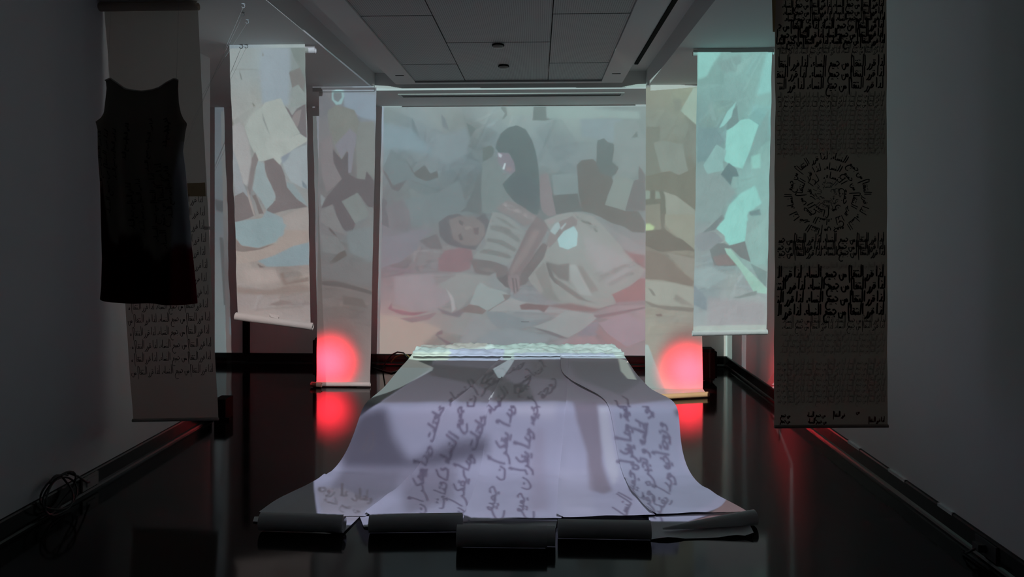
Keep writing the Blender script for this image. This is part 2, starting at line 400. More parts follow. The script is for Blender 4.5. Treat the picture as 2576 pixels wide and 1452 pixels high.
# --- the hanging scroll on the far side of the dress
sc1 = Surf(D_SC1, [(570, 122), (775, 119), (806, 850), (586, 822)], [
    (590, 130, (178, 192, 194)), (680, 150, (178, 196, 202)), (760, 150, (160, 174, 174)), (600, 300, (184, 190, 190)), (640, 300, (188, 198, 196)),
    (750, 400, (178, 188, 192)), (590, 500, (160, 164, 166)), (680, 600, (186, 182, 178)), (620, 700, (184, 174, 170)), (740, 700, (182, 172, 168)), (620, 780, (182, 170, 168)), (760, 790, (182, 172, 172))])
sc1.litter((585, 130, 770, 560), 16, 90, 110, 9, 1.2, .92, 1.06)
sc1.litter((600, 600, 780, 790), 14, 120, 50, 10, .6, .9, 1.06)
V1 = view(560, 100, 2.905)
V2 = view(500, 560, 2.689)
paint(sc1, V1, [
    ([(280, 70), (490, 60), (495, 230), (480, 480), (290, 470), (270, 200)], (176, 194, 206), 6),
    ([(495, 60), (600, 58), (607, 300), (600, 400), (560, 330), (510, 360), (490, 230), (562, 202), (530, 150)], (148, 163, 162)),
    ([(485, 240), (522, 225), (565, 205), (605, 300), (590, 390), (545, 330), (510, 352)], (148, 150, 150), 1.4),
    ([(510, 352), (553, 328), (605, 400), (607, 470), (480, 500), (512, 440)], (170, 184, 184)),
    ([(453, 482), (480, 505), (508, 552), (545, 500), (607, 470), (615, 722), (562, 682), (500, 590)], (140, 137, 142)),
    ([(505, 580), (530, 530), (577, 505), (560, 602), (545, 645)], (164, 160, 162)),
    ([(290, 490), (310, 460), (425, 428), (455, 490), (566, 682), (480, 722), (365, 872), (262, 896), (200, 762), (160, 640), (222, 540)], (196, 208, 205), 1.2),
    ([(288, 530), (330, 650), (350, 712), (325, 660), (295, 590)], (168, 178, 178), 1.4),
    ([(300, 762), (352, 725), (480, 720), (562, 688), (616, 722), (616, 745), (520, 802), (450, 862), (415, 920), (362, 872)], (202, 213, 210), 1.2),
    ([(430, 872), (520, 802), (616, 770), (627, 1100), (592, 1092), (500, 1042), (455, 960)], (186, 200, 207), 1.2),
    ([(425, 860), (500, 820), (470, 880), (440, 910)], (164, 178, 192), 2.5), ([(580, 1030), (616, 1075), (616, 1100), (585, 1080)], (150, 168, 178), 2),
    ([(450, 1040), (520, 1060), (600, 1180), (625, 1228), (540, 1170), (470, 1090)], (168, 186, 192), 2),
    ([(305, 890), (370, 868), (430, 930), (456, 1000), (470, 1080), (545, 1172), (622, 1232), (500, 1245), (330, 1292), (318, 1220), (388, 1182), (382, 1120), (345, 1060), (308, 950)], (142, 136, 139), 1.1),
    ([(250, 890), (302, 898), (316, 1000), (352, 1060), (388, 1152), (370, 1200), (320, 1252), (280, 1180), (218, 1100), (240, 980)], (173, 191, 196), 1.1),
    ([(85, 1155), (160, 1118), (186, 1150), (242, 1290), (180, 1322), (85, 1352)], (140, 133, 135), 1.1),
    ([(198, 900), (238, 822), (262, 882), (235, 960), (218, 1060), (200, 1150), (183, 1100)], (150, 145, 147), 1.4),
    ([(66, 640), (130, 600), (160, 650), (200, 780), (210, 900), (180, 1080), (150, 1060), (110, 920), (72, 820)], (190, 192, 194), 3),
    ([(70, 800), (110, 900), (150, 1060), (200, 1182), (150, 1122), (92, 1152), (75, 1000)], (172, 180, 187), 1.5),
    ([(265, 1285), (240, 1200), (215, 1150), (240, 1138), (300, 1280)], (143, 136, 136), 1.2),
    ([(180, 1100), (200, 1160), (240, 1300), (225, 1290), (190, 1180)], (188, 180, 178), 1.2),
    ([(85, 1362), (160, 1330), (282, 1322), (320, 1258), (440, 1312), (450, 1362), (450, 1452), (80, 1452)], (166, 186, 194), 1.4),
    ([(440, 1302), (560, 1242), (627, 1230), (630, 1452), (450, 1452), (452, 1362)], (190, 184, 182), 3),
    ([(66, 560), (80, 620), (68, 640)], (140, 138, 130), 1.2), ([(120, 230), (132, 250), (145, 300), (132, 290)], (140, 150, 150), 1.2), ([(215, 460), (238, 486), (225, 495)], (146, 152, 144), 1),
    ([(293, 90), (302, 118), (288, 122)], (150, 162, 160), 1), ([(60, 190), (72, 212), (260, 218), (255, 224), (72, 222)], (158, 166, 166), .8, .6)])
paint(sc1, V2, [
    ([(236, 10), (500, -30), (595, 30), (522, 142), (402, 182), (288, 166), (243, 110)], (164, 188, 195), 1.3),
    ([(245, 172), (400, 190), (530, 150), (600, 60), (745, 60), (750, 150), (640, 172), (500, 235), (400, 270), (245, 300)], (190, 178, 172), 2),
    ([(243, 112), (290, 168), (402, 184), (524, 150), (420, 192), (300, 212), (245, 204)], (152, 141, 138), 1.3),
    ([(400, 272), (520, 232), (640, 172), (747, 142), (747, 302), (602, 312), (462, 312)], (160, 181, 190), 1.4),
    ([(393, 288), (448, 318), (415, 322)], (138, 127, 125), 1.2),
    ([(550, 360), (572, 352), (595, 425), (740, 385), (747, 412), (640, 432), (580, 442), (558, 410)], (160, 145, 140), 1.6),
    ([(250, 455), (480, 478), (620, 438), (742, 440), (742, 482), (480, 514), (260, 502)], (166, 151, 146), 5),
    ([(470, 580), (560, 545), (640, 560), (540, 585)], (160, 146, 144), 3),
    ([(300, 330), (520, 330), (560, 420), (320, 440)], (194, 182, 178), 8)])
sc1.stamp((0.020, 0.018, 0.018), .70)

# --- the scroll hanging to the floor before the red lamp, wall side
l2 = Surf(D_L2, [(780, 214), (952, 214), (938, 990), (788, 990)], [
    (815, 250, (130, 134, 140)), (925, 250, (144, 160, 172)), (830, 360, (134, 136, 140)), (920, 400, (138, 146, 146)), (870, 430, (122, 122, 126)), (820, 560, (130, 130, 134)),
    (920, 600, (130, 140, 142)), (850, 640, (122, 126, 128)), (850, 730, (122, 118, 118)), (860, 780, (132, 124, 122)), (860, 900, (150, 130, 128)), (860, 965, (168, 158, 156))])
l2.litter((800, 240, 945, 600), 14, 60, 80, 12, 1.2, .92, 1.06)
l2.litter((800, 600, 945, 800), 14, 90, 36, 13, .6, .9, 1.06)
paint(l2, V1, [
    ([(640, 352), (1120, 352), (1120, 372), (640, 372)], (84, 84, 88)),
    ([(880, 375), (1122, 400), (1122, 592), (1000, 562), (890, 482)], (150, 170, 186), 3),
    ([(800, 290), (880, 290), (890, 345), (800, 345)], (104, 126, 128), 2),
    ([(800, 380), (828, 372), (885, 372), (890, 410), (868, 470), (830, 476), (800, 440)], (160, 200, 204), 1.6), ([(812, 385), (868, 385), (872, 420), (845, 455), (815, 440), (808, 410)], (128, 140, 146), 1.2),  # reflection off the tape, drawn into the film as a bright loop
    ([(765, 520), (828, 478), (962, 510), (1002, 602), (992, 702), (930, 702), (880, 872), (865, 877), (808, 750), (780, 650)], (137, 144, 140), 1.4),
    ([(930, 650), (992, 702), (962, 800), (940, 972), (918, 974), (910, 802), (870, 872), (820, 770)], (142, 145, 156), 1.6),
    ([(975, 722), (1000, 600), (1105, 600), (1115, 1022), (1050, 958), (1042, 1022), (984, 1014)], (138, 147, 146), 1.2),
    ([(712, 762), (740, 722), (800, 705), (812, 900), (872, 1018), (760, 1120), (728, 1000)], (140, 137, 141), 1.1),
    ([(805, 800), (870, 877), (915, 812), (918, 978), (985, 1017), (1042, 1022), (1052, 962), (1112, 1040), (1107, 1232), (1062, 1222), (990, 1120), (875, 1182), (970, 1347), (940, 1432), (880, 1382), (830, 1282),
      (810, 1208), (720, 1232), (762, 1150), (872, 1018), (812, 900)], (106, 104, 109), 1.1),
    ([(870, 1182), (985, 1120), (1068, 1262), (1066, 1292), (970, 1342)], (136, 147, 147), 1.1),
    ([(715, 1130), (750, 1160), (722, 1225)], (150, 160, 164), 1),
    ([(720, 1252), (800, 1205), (830, 1290), (880, 1392), (912, 1432), (780, 1382), (720, 1332)], (138, 140, 142), 1.4),
    ([(775, 1370), (830, 1432), (812, 1425)], (104, 100, 102), 1), ([(1060, 1232), (1110, 1240), (1105, 1452), (1000, 1452), (1000, 1400), (1068, 1292)], (132, 138, 140), 3)])
paint(l2, V2, [
    ([(825, 60), (862, 90), (940, 102), (990, 180), (962, 222), (842, 202)], (132, 137, 139), 1.4),
    ([(875, 28), (900, 50), (942, 104), (890, 62)], (104, 101, 102), 1.1),
    ([(815, 302), (880, 280), (950, 205), (990, 190), (1002, 225), (900, 292)], (106, 104, 102), 1.6),
    ([(1000, 60), (1175, 30), (1175, 272), (1020, 202)], (130, 143, 147), 4),
    ([(822, 398), (930, 398), (1172, 468), (1172, 492), (960, 440), (830, 424)], (104, 101, 101), 2),
    ([(830, 270), (1172, 290), (1172, 440), (950, 400), (830, 370)], (124, 126, 128), 6),
    ([(970, 500), (1110, 520), (1140, 580), (980, 560)], (114, 108, 106), 3)])
l2.poly([(800, 830), (830, 805), (880, 805), (905, 850), (905, 930), (885, 965), (815, 965), (796, 930)], (136, 112, 110), 22)  # film dimmed where the red lamp glows through, to deepen its red
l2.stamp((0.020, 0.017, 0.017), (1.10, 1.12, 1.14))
sc1.stamp((0.020, 0.018, 0.018), .70)     # this scroll hangs in front, its part of the film wins

# --- the bright scroll by the right-hand wall
rs = Surf(D_RS, [(1740, 131), (1955, 131), (1945, 860), (1730, 860)], [
    (1770, 160, (142, 184, 180)), (1900, 160, (142, 186, 182)), (1770, 330, (132, 166, 166)), (1850, 250, (138, 176, 174)), (1920, 300, (140, 190, 186)), (1780, 480, (144, 168, 168)),
    (1900, 480, (146, 190, 186)), (1780, 620, (150, 162, 164)), (1900, 640, (150, 186, 182)), (1770, 740, (152, 168, 172)), (1880, 740, (166, 176, 176)), (1840, 810, (170, 174, 176)), (1900, 820, (172, 182, 180))])
rs.litter((1760, 140, 1935, 600), 22, 60, 90, 15, 1.3, .9, 1.08)
rs.litter((1750, 620, 1930, 820), 12, 100, 40, 16, .6, .9, 1.06)
V3 = view(1600, 100, 3.156)
V4 = view(1600, 540, 2.592)
BR = (154, 216, 209)
paint(rs, V3, [
    ([(488, 90), (682, 90), (602, 202), (560, 290), (488, 320)], (154, 212, 206), 4),
    ([(640, 180), (830, 110), (832, 240), (702, 262)], (136, 170, 168), 5), ([(800, 202), (930, 120), (852, 232), (790, 292)], (150, 192, 188), 3),
    ([(1040, 98), (1085, 90), (1080, 420), (960, 442), (1000, 252)], (148, 206, 202), 6),
    ([(660, 702), (725, 572), (795, 495), (772, 562), (760, 612), (700, 682)], (156, 212, 208), 1.5),
    ([(770, 562), (802, 520), (818, 660), (772, 690), (748, 725), (718, 712), (725, 660), (762, 612)], (122, 152, 152), 1.5),
    ([(720, 722), (778, 690), (832, 640), (900, 628), (978, 680), (952, 762), (902, 902), (852, 1030), (762, 1004), (702, 962)], BR, 1.8),
    ([(950, 762), (985, 690), (1060, 560), (1060, 800), (920, 930), (880, 980)], (134, 172, 170), 3),
    ([(488, 702), (640, 700), (702, 800), (562, 962), (490, 982)], (128, 160, 163), 3),
    ([(538, 1002), (640, 832), (720, 880), (692, 980), (702, 1040), (572, 1072)], (150, 191, 189), 1.6),
    ([(675, 1075), (740, 980), (802, 1030), (822, 1090), (770, 1092), (755, 1166)], (110, 137, 140), 1.5),
    ([(918, 930), (992, 912), (992, 1022), (922, 1032)], (152, 208, 200), 3),
    ([(700, 1452), (740, 1330), (830, 1230), (952, 1165), (1002, 1302), (882, 1402), (902, 1452)], BR, 3),
    ([(488, 1080), (680, 1080), (760, 1170), (802, 1222), (702, 1340), (640, 1452), (480, 1452)], (146, 169, 169), 4),
    ([(900, 1380), (990, 1350), (1000, 1400), (920, 1410)], (120, 150, 152), 3), ([(640, 1452), (690, 1400), (720, 1440), (700, 1452)], (132, 152, 152), 2),
    ([(600, 480), (640, 640), (600, 640), (570, 520)], (146, 180, 178), 2, .7), ([(740, 110), (800, 230), (780, 240)], (150, 190, 186), 3, .6)])
paint(rs, V4, [
    ([(530, 100), (590, 30), (600, -10), (732, -10), (728, 100), (720, 192), (620, 212), (592, 182), (588, 150)], BR, 1.8),
    ([(740, 150), (870, 0), (865, 342), (760, 332)], (152, 190, 186), 4),
    ([(440, 120), (520, 120), (580, 182), (490, 242), (430, 252), (388, 202), (392, 150)], (144, 154, 158), 2),
    ([(560, 20), (575, 30), (520, 110), (440, 130), (470, 100)], (128, 142, 144), 2),
    ([(490, 242), (540, 200), (590, 200), (620, 216), (720, 184), (758, 322), (690, 292), (630, 232), (588, 232), (602, 262), (692, 342), (602, 352), (520, 346)], (126, 136, 137), 1.3),
    ([(510, 290), (602, 270), (682, 342), (540, 348)], (142, 135, 135), 1.8),
    ([(588, 232), (630, 240), (702, 330), (862, 492), (862, 530), (780, 520), (690, 370), (604, 270)], (166, 207, 194), 2),
    ([(758, 332), (862, 382), (857, 482), (800, 422)], (133, 158, 157), 2), ([(385, 470), (440, 522), (472, 562), (472, 642), (385, 602)], (138, 153, 160), 2),
    ([(640, 562), (802, 508), (795, 540), (690, 562)], (142, 154, 154), 2), ([(480, 560), (850, 590), (862, 745), (480, 745)], (168, 169, 173), 8),
    ([(385, 370), (500, 350), (620, 420), (480, 500), (390, 460)], (158, 176, 178), 5), ([(380, 745), (860, 735), (860, 790), (370, 795)], (178, 190, 186), 2)])
rs.stamp((0.020, 0.022, 0.022), (.94, 1.0, 1.01))

# --- the scroll hanging to the floor, lamp side by the right-hand wall
r2 = Surf(D_R2, [(1618, 220), (1772, 219), (1772, 972), (1800, 985), (1800, 1045), (1645, 1045), (1645, 985), (1616, 972)], [
    (1640, 230, (148, 156, 142)), (1730, 230, (150, 164, 146)), (1650, 320, (140, 154, 146)), (1740, 350, (134, 148, 140)), (1640, 440, (126, 136, 126)), (1740, 440, (126, 132, 122)),
    (1640, 560, (142, 146, 134)), (1740, 560, (150, 154, 142)), (1640, 660, (136, 132, 124)), (1740, 680, (146, 146, 136)), (1680, 750, (162, 166, 158)), (1640, 850, (166, 168, 158)), (1640, 960, (190, 176, 168)), (1740, 960, (190, 172, 164))])
r2.litter((1625, 240, 1765, 560), 12, 60, 80, 18, 1.2, .92, 1.06)
r2.litter((1625, 600, 1765, 960), 24, 90, 26, 19, .5, .9, 1.06)
paint(r2, V3, [
    ([(350, 562), (400, 482), (456, 380), (500, 380), (500, 692), (455, 655)], (166, 194, 181), 1.8),
    ([(290, 470), (360, 470), (360, 560), (310, 580)], (136, 148, 138), 5),
    ([(190, 688), (80, 690), (78, 1085), (202, 1060), (172, 940), (140, 820), (192, 800)], (126, 137, 128), 1.3),
    ([(140, 820), (202, 800), (370, 830), (412, 1042), (342, 1077), (270, 1042), (202, 1062), (172, 950)], (140, 154, 147), 1.3),
    ([(370, 800), (420, 700), (440, 760), (410, 900), (400, 960)], (126, 138, 130), 2), ([(430, 720), (490, 700), (490, 1000), (450, 960)], (132, 144, 136), 4),
    ([(78, 1085), (220, 1050), (270, 1045), (340, 1078), (412, 1042), (490, 1000), (490, 1375), (300, 1270), (202, 1200), (78, 1190)], (122, 128, 117), 1.4),
    ([(200, 1200), (320, 1240), (490, 1370), (490, 1452), (262, 1452), (235, 1352)], (156, 166, 156), 1.4),
    ([(112, 1195), (152, 1195), (152, 1265), (112, 1265)], (112, 118, 109), 1.2), ([(75, 1202), (112, 1200), (110, 1262), (75, 1272)], (146, 166, 156), 1.2), ([(155, 1205), (195, 1215), (195, 1258), (155, 1262)], (142, 160, 150), 1.2),
    ([(70, 1268), (195, 1265), (185, 1200), (210, 1190), (232, 1240), (242, 1452), (200, 1452), (190, 1300), (70, 1318)], (114, 122, 112), 1.3)])
paint(r2, V4, [
    ([(45, 70), (88, 60), (122, 82), (112, 106), (45, 108)], (194, 222, 172), 2.5),
    ([(190, 0), (400, 0), (390, 232), (300, 165), (230, 112), (188, 60)], (156, 162, 149), 1.4), ([(160, 0), (185, 0), (190, 100), (165, 100)], (122, 124, 115), 2),
    ([(45, 112), (190, 95), (260, 150), (300, 162), (372, 222), (390, 245), (330, 235), (250, 240), (160, 245), (45, 200)], (117, 117, 109), 1.6),
    ([(200, 250), (390, 292), (390, 432), (312, 372)], (150, 151, 143), 2),
    ([(45, 242), (130, 245), (200, 275), (310, 382), (382, 440), (370, 470), (300, 462), (180, 430), (45, 420)], (134, 128, 120), 1.6),
    ([(45, 425), (262, 450), (380, 482), (380, 602), (250, 602), (150, 590), (45, 560)], (168, 174, 166), 2.5),
    ([(80, 480), (105, 490), (132, 530), (112, 532)], (136, 138, 132), 1.6), ([(45, 558), (150, 598), (380, 612), (382, 640), (200, 626), (100, 602)], (136, 136, 130), 1.6),
    ([(260, 520), (380, 600), (300, 590), (250, 560)], (150, 152, 146), 2.5), ([(130, 655), (170, 650), (175, 668), (140, 668)], (130, 122, 118), 1.6),
    ([(85, 940), (120, 945), (120, 962), (90, 965)], (160, 134, 130), 2)])
r2.poly([(1660, 880), (1690, 840), (1740, 825), (1775, 840), (1775, 970), (1700, 978), (1665, 950)], (146, 120, 116), 22)  # soft darker patch put in the film so the lamp glow stays red
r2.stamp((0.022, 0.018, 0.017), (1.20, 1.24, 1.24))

# light that spills on the bed head below the film (the lower part of the same frame)
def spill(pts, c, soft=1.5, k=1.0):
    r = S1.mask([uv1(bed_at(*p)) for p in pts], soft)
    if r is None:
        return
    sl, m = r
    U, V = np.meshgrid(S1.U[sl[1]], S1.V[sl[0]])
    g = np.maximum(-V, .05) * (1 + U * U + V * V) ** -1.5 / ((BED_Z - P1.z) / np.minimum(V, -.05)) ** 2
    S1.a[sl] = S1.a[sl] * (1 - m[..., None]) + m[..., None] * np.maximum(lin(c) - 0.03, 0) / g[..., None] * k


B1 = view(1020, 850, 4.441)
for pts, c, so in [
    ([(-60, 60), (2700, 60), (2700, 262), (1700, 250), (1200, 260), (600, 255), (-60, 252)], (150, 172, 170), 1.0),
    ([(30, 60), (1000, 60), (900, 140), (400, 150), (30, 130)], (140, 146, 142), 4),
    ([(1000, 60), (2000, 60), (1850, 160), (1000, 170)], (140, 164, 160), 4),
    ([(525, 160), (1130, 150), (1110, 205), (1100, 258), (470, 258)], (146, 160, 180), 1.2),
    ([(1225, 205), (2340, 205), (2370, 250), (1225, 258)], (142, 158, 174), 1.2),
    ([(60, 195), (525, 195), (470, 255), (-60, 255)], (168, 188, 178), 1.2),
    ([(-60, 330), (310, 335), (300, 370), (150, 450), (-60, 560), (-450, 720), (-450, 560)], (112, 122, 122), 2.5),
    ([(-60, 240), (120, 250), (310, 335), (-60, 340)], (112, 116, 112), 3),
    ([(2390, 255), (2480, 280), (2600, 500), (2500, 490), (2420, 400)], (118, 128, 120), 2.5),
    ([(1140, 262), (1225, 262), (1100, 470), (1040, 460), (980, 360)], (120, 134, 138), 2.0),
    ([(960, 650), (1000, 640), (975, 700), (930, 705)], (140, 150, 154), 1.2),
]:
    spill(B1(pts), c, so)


def edge_light(pts, c):
    """the upper rim of the frame, caught by the end of the ceiling recess"""
    r = S1.mask([uv1(p) for p in pts], 0)
    if r:
        sl, m = r
        S1.a[sl] = np.maximum(S1.a[sl], m[..., None] * lin(c) * 30.0)


edge_light([on_y(939, 222.5, 6.94), on_y(1632, 220, 6.94), on_y(1632, 228, 6.94), on_y(939, 230, 6.94)], (150, 172, 172))
edge_light([on_y(939, 214, 6.94), on_y(975, 216, 6.94), on_y(1020, 224, 6.94), on_y(939, 228, 6.94)], (140, 158, 156))
edge_light([on_y(1565, 219, 6.94), on_y(1632, 206, 6.94), on_y(1632, 224, 6.94)], (140, 166, 160))
edge_light([on_x(1688, 148, 1.09), on_x(1634, 203, 1.09), on_x(1634, 226, 1.09)], (200, 225, 220))

# ---------------------------------------------------------------- handwriting (strokes of the Arabic letters)
# every letter runs from the right (0,0) to the left (-w,0); 1.0 is the height of an alef
def _ring(cx, cy, rx, ry, a0=90, n=9, sgn=1):
    return [(cx + rx * math.cos(math.radians(a0 + sgn * 360 * i / n)), cy + ry * math.sin(math.radians(a0 + sgn * 360 * i / n))) for i in range(n + 1)]


def dot(x, y):
    return [(x + .035, y + .02), (x - .035, y - .02)]


def dots(x, y, n):
    return [dot(x + (i - (n - 1) / 2) * .16, y) for i in range(n)] if n < 3 else [dot(x - .08, y), dot(x + .08, y), dot(x, y + .14)]


JOINS = set('بتثنيجحخسشطظعغفقكلمهئض')
TOOTH = {'ب': (1, -1), 'ت': (2, 1), 'ث': (3, 1), 'ن': (1, 1), 'ي': (2, -1), 'ئ': (0, 1)}
BOWL_E = [(0, 0), (-.06, .22), (-.09, -.08), (-.22, -.28), (-.42, -.28), (-.55, -.08), (-.56, .18)]


def glyph(c, pj, nj):
    """strokes and advance of a letter; pj / nj: joined to the one before / after"""
    S = []
    if c in 'اأ':
        S = [[(0, 0), (-.1, .01), (-.13, .12), (-.12, .95)]] if pj else [[(-.06, 1.0), (-.08, .5), (-.1, 0)]]
        if c == 'أ':
            S.append([(-.06, 1.24), (-.14, 1.26), (-.16, 1.18), (-.07, 1.14), (-.18, 1.1)])
        return S, .2
    if c in TOOTH and (nj or c != 'ن') and not (c == 'ي' and not nj):
        n, up = TOOTH[c]
        if nj:
            S = [[(0, 0), (-.1, .01), (-.12, .24), (-.15, .02), (-.26, 0)]] if pj else [[(-.03, .3), (-.06, .06), (-.14, 0), (-.28, 0)]]
            x, w = -.12, .26
        else:
            S = [[(0, 0), (-.08, .2), (-.14, .02), (-.4, -.05), (-.66, .0), (-.74, .2)]]
            x, w = -.42, .8
        if c == 'ئ':
            S.append([(-.06, .5), (-.16, .52), (-.18, .44), (-.08, .4), (-.2, .36)])
        else:
            S += dots(x, .5 if up > 0 else -.22, n)
        return S, w
    if c == 'ن':
        return [BOWL_E if pj else BOWL_E[1:], dot(-.32, .12)], .62
    if c == 'ي':
        return [[(0, 0), (-.1, .2), (-.3, .22), (-.3, .05), (-.12, -.08), (-.2, -.28), (-.45, -.26), (-.6, -.05)]] + dots(-.3, -.45, 2), .65
    if c in 'لك':
        S = []
        if c == 'ل':
            if nj:
                S = [[(0, 0), (-.1, .01), (-.13, 1.05)], [(-.13, 1.05), (-.15, .1), (-.2, 0), (-.3, 0)]] if pj else [[(-.05, 1.08), (-.09, .12), (-.15, .0), (-.28, 0)]]
                return S, .29
            return [[(0, 0), (-.1, .0), (-.12, 1.05), (-.14, -.1), (-.3, -.3), (-.5, -.2), (-.54, .1)]], .6
        S = [[(0, 0), (-.06, .0), (-.04, .15), (-.26, .5)], [(-.02, .92), (-.26, .55), (-.1, .2), (-.2, .02), (-.4, 0)]]
        return S, .4
    if c in 'دذ':
        S = [[(0, 0), (-.12, .02)], [(-.02, .42), (-.12, .14), (-.2, .03), (-.4, .0)]] if pj else [[(-.02, .44), (-.12, .2), (-.16, .04), (-.4, .0)]]
        if c == 'ذ':
            S.append(dot(-.12, .62))
        return S, .42
    if c in 'رز':
        S = [[(0, 0), (-.06, .12), (-.1, -.06), (-.25, -.28), (-.5, -.4)]] if pj else [[(0, .22), (-.06, .0), (-.2, -.24), (-.48, -.4)]]
        if c == 'ز':
            S.append(dot(-.1, .42))
        return S, .27
    if c in 'فق':
        r = _ring(-.13, .2, .11, .12, -90, 8, -1)
        if nj:
            S = [([(0, 0), (-.1, .03)] if pj else []) + r + [(-.2, .02), (-.34, 0)]]
            w = .34
        else:
            S = [([(0, 0), (-.1, .03)] if pj else []) + r + [(-.1, -.2), (-.3, -.32), (-.55, -.1)]]
            w = .6
        return S + dots(-.13, .5, 1 if c == 'ف' else 2), w
    if c == 'م':
        if nj:
            S = [([(0, 0)] if pj else []) + _ring(-.12, .1, .1, .1, 0, 8) + [(-.16, .0), (-.3, 0)]]
            return S, .3
        if pj:
            return [[(0, 0)] + _ring(-.12, .05, .1, .1, 0, 8) + [(-.2, -.1), (-.22, -.6)]], .3
        return [[(-.01, .86), (-.08, 1.0), (-.17, .9), (-.2, .4), (-.17, -.6)]], .26
    if c in 'جحخ':
        if nj:
            S = [[(0, 0), (-.06, .01)]] if pj else []
            S += [[(-.36, .36), (-.22, .42), (-.02, .26), (-.16, .1), (-.3, .02), (-.44, 0)]]
            x, w = -.2, .44
        else:
            S = [[(-.4, .3), (-.2, .36), (0, .28), (-.25, .05), (-.35, -.2), (-.2, -.42), (.1, -.42)]]
            x, w = -.2, .45
        if c == 'ج':
            S.append(dot(x, -.2))
        if c == 'خ':
            S.append(dot(x, .62))
        return S, w
    if c in 'عغ':
        if nj:
            S = [[(0, 0), (-.14, .03), (-.04, .22), (-.2, .26), (-.2, .06), (-.4, 0)]] if pj else [[(-.04, .4), (-.2, .42), (-.22, .2), (-.08, .1), (-.4, 0)]]
            return S + ([dot(-.14, .5)] if c == 'غ' else []), .4
        return [[(0, 0), (-.12, .05), (-.22, .24), (-.08, .32), (-.06, .16), (-.24, .02), (-.44, -.2), (-.48, -.5), (-.26, -.72), (.1, -.66)]], .5
    if c in 'سش':
        S = [([(0, 0), (-.05, .02), (-.08, .2)] if pj else [(-.02, .28)]) + [(-.12, .03), (-.2, .03), (-.23, .2), (-.27, .03), (-.36, .03), (-.38, .2), (-.43, 0), (-.55, 0)]]
        if c == 'ش':
            S += dots(-.25, .45, 3)
        return S, .55
    if c in 'طظض':
        r = [(0, 0), (-.1, .02), (-.06, .18), (-.24, .3), (-.4, .14), (-.3, .02), (-.1, .02), (-.5, 0)]
        S = [r]
        if c == 'ض':
            S = [r + [(-.53, .2), (-.57, 0), (-.66, 0)], dot(-.22, .52)]
            return S, .66
        S.append([(-.08, 1.0), (-.12, .15)])
        if c == 'ظ':
            S.append(dot(-.3, .55))
        return S, .5
    if c == 'ء':
        return [[(-.02, .3), (-.12, .34), (-.17, .24), (-.06, .16), (-.22, .08)]], .3
    if c in 'هة':
        if nj:
            S = [[(0, 0), (-.08, .02), (-.04, .24), (-.2, .22), (-.16, -.08), (-.24, 0), (-.36, 0)]]
            return S, .36
        S = [[(0, 0), (-.1, .02), (-.1, .36), (-.26, .2), (-.22, .03), (-.1, .02)]] if pj else [_ring(-.14, .14, .12, .15, 90, 8)]
        if c == 'ة':
            S += dots(-.16, .6, 2)
        return S, .32
    if c == 'و':
        return [_ring(-.12, .14, .1, .11, -30, 8) + [(-.08, .0), (-.2, -.24), (-.46, -.32)]], .3
    if c == '،':
        return [[(-.06, .16), (-.05, .05), (-.12, -.04)]], .22
    return [], .24


def spline(p, n=4):
    if len(p) < 3:
        return [tuple(q) for q in p]
    o = []
    for i in range(len(p) - 1):
        a, b, c, d = p[max(0, i - 1)], p[i], p[i + 1], p[min(len(p) - 1, i + 2)]
        for k in range(n):
            t = k / n
            o.append(tuple(0.5 * (2 * b[j] + (c[j] - a[j]) * t + (2 * a[j] - 5 * b[j] + 4 * c[j] - d[j]) * t * t + (3 * b[j] - a[j] - 3 * c[j] + d[j]) * t ** 3) for j in (0, 1)))
    o.append(tuple(p[-1]))
    return o


def write(text, rnd, n=3, wob=.025):
    """strokes of a line of writing, x from 0 towards the left"""
    x, out = 0.0, []
    for i, c in enumerate(text):
        pj = i > 0 and text[i - 1] in JOINS and c not in ' ء،'
        nj = c in JOINS and i + 1 < len(text) and text[i + 1] not in ' ء،'
        st, w = glyph(c, pj, nj)
        k = rnd.uniform(.92, 1.12)
        for s in st:
            s = [(q[0] * k + rnd.uniform(-wob, wob), q[1] * rnd.uniform(.97, 1.05) + rnd.uniform(-wob, wob)) for q in s]
            out.append([(x + q[0], q[1]) for q in spline(s, n)])
        x -= w * k
        if not nj and c != ' ':
            x -= .05
    return out, -x


PHRASE = 'لذا قرر النتقام من جميع النساء، '

# ---------------------------------------------------------------- the second film: handwriting thrown on the bed
P2F = (Vector((0.02, 4.45, 0.25)) - P2).normalized()
P2R = P2F.cross(Vector((0, 0, 1))).normalized()
P2U = P2R.cross(P2F)
S2 = Slide(-0.62, 0.62, -0.42, 0.42, 0.0008)


def uv2(p):
    d = p - P2
    f = d.dot(P2F)
    return (d.dot(P2R) / f, d.dot(P2U) / f)


def bp(pts, c, soft=1.2, a=1.0):
    r = S2.mask([uv2(bed_at(*p)) for p in pts], soft)
    if r is None:
        return
    sl, m = r
    m = (m * a)[..., None]
    S2.a[sl] = S2.a[sl] * (1 - m) + m * np.array(c)


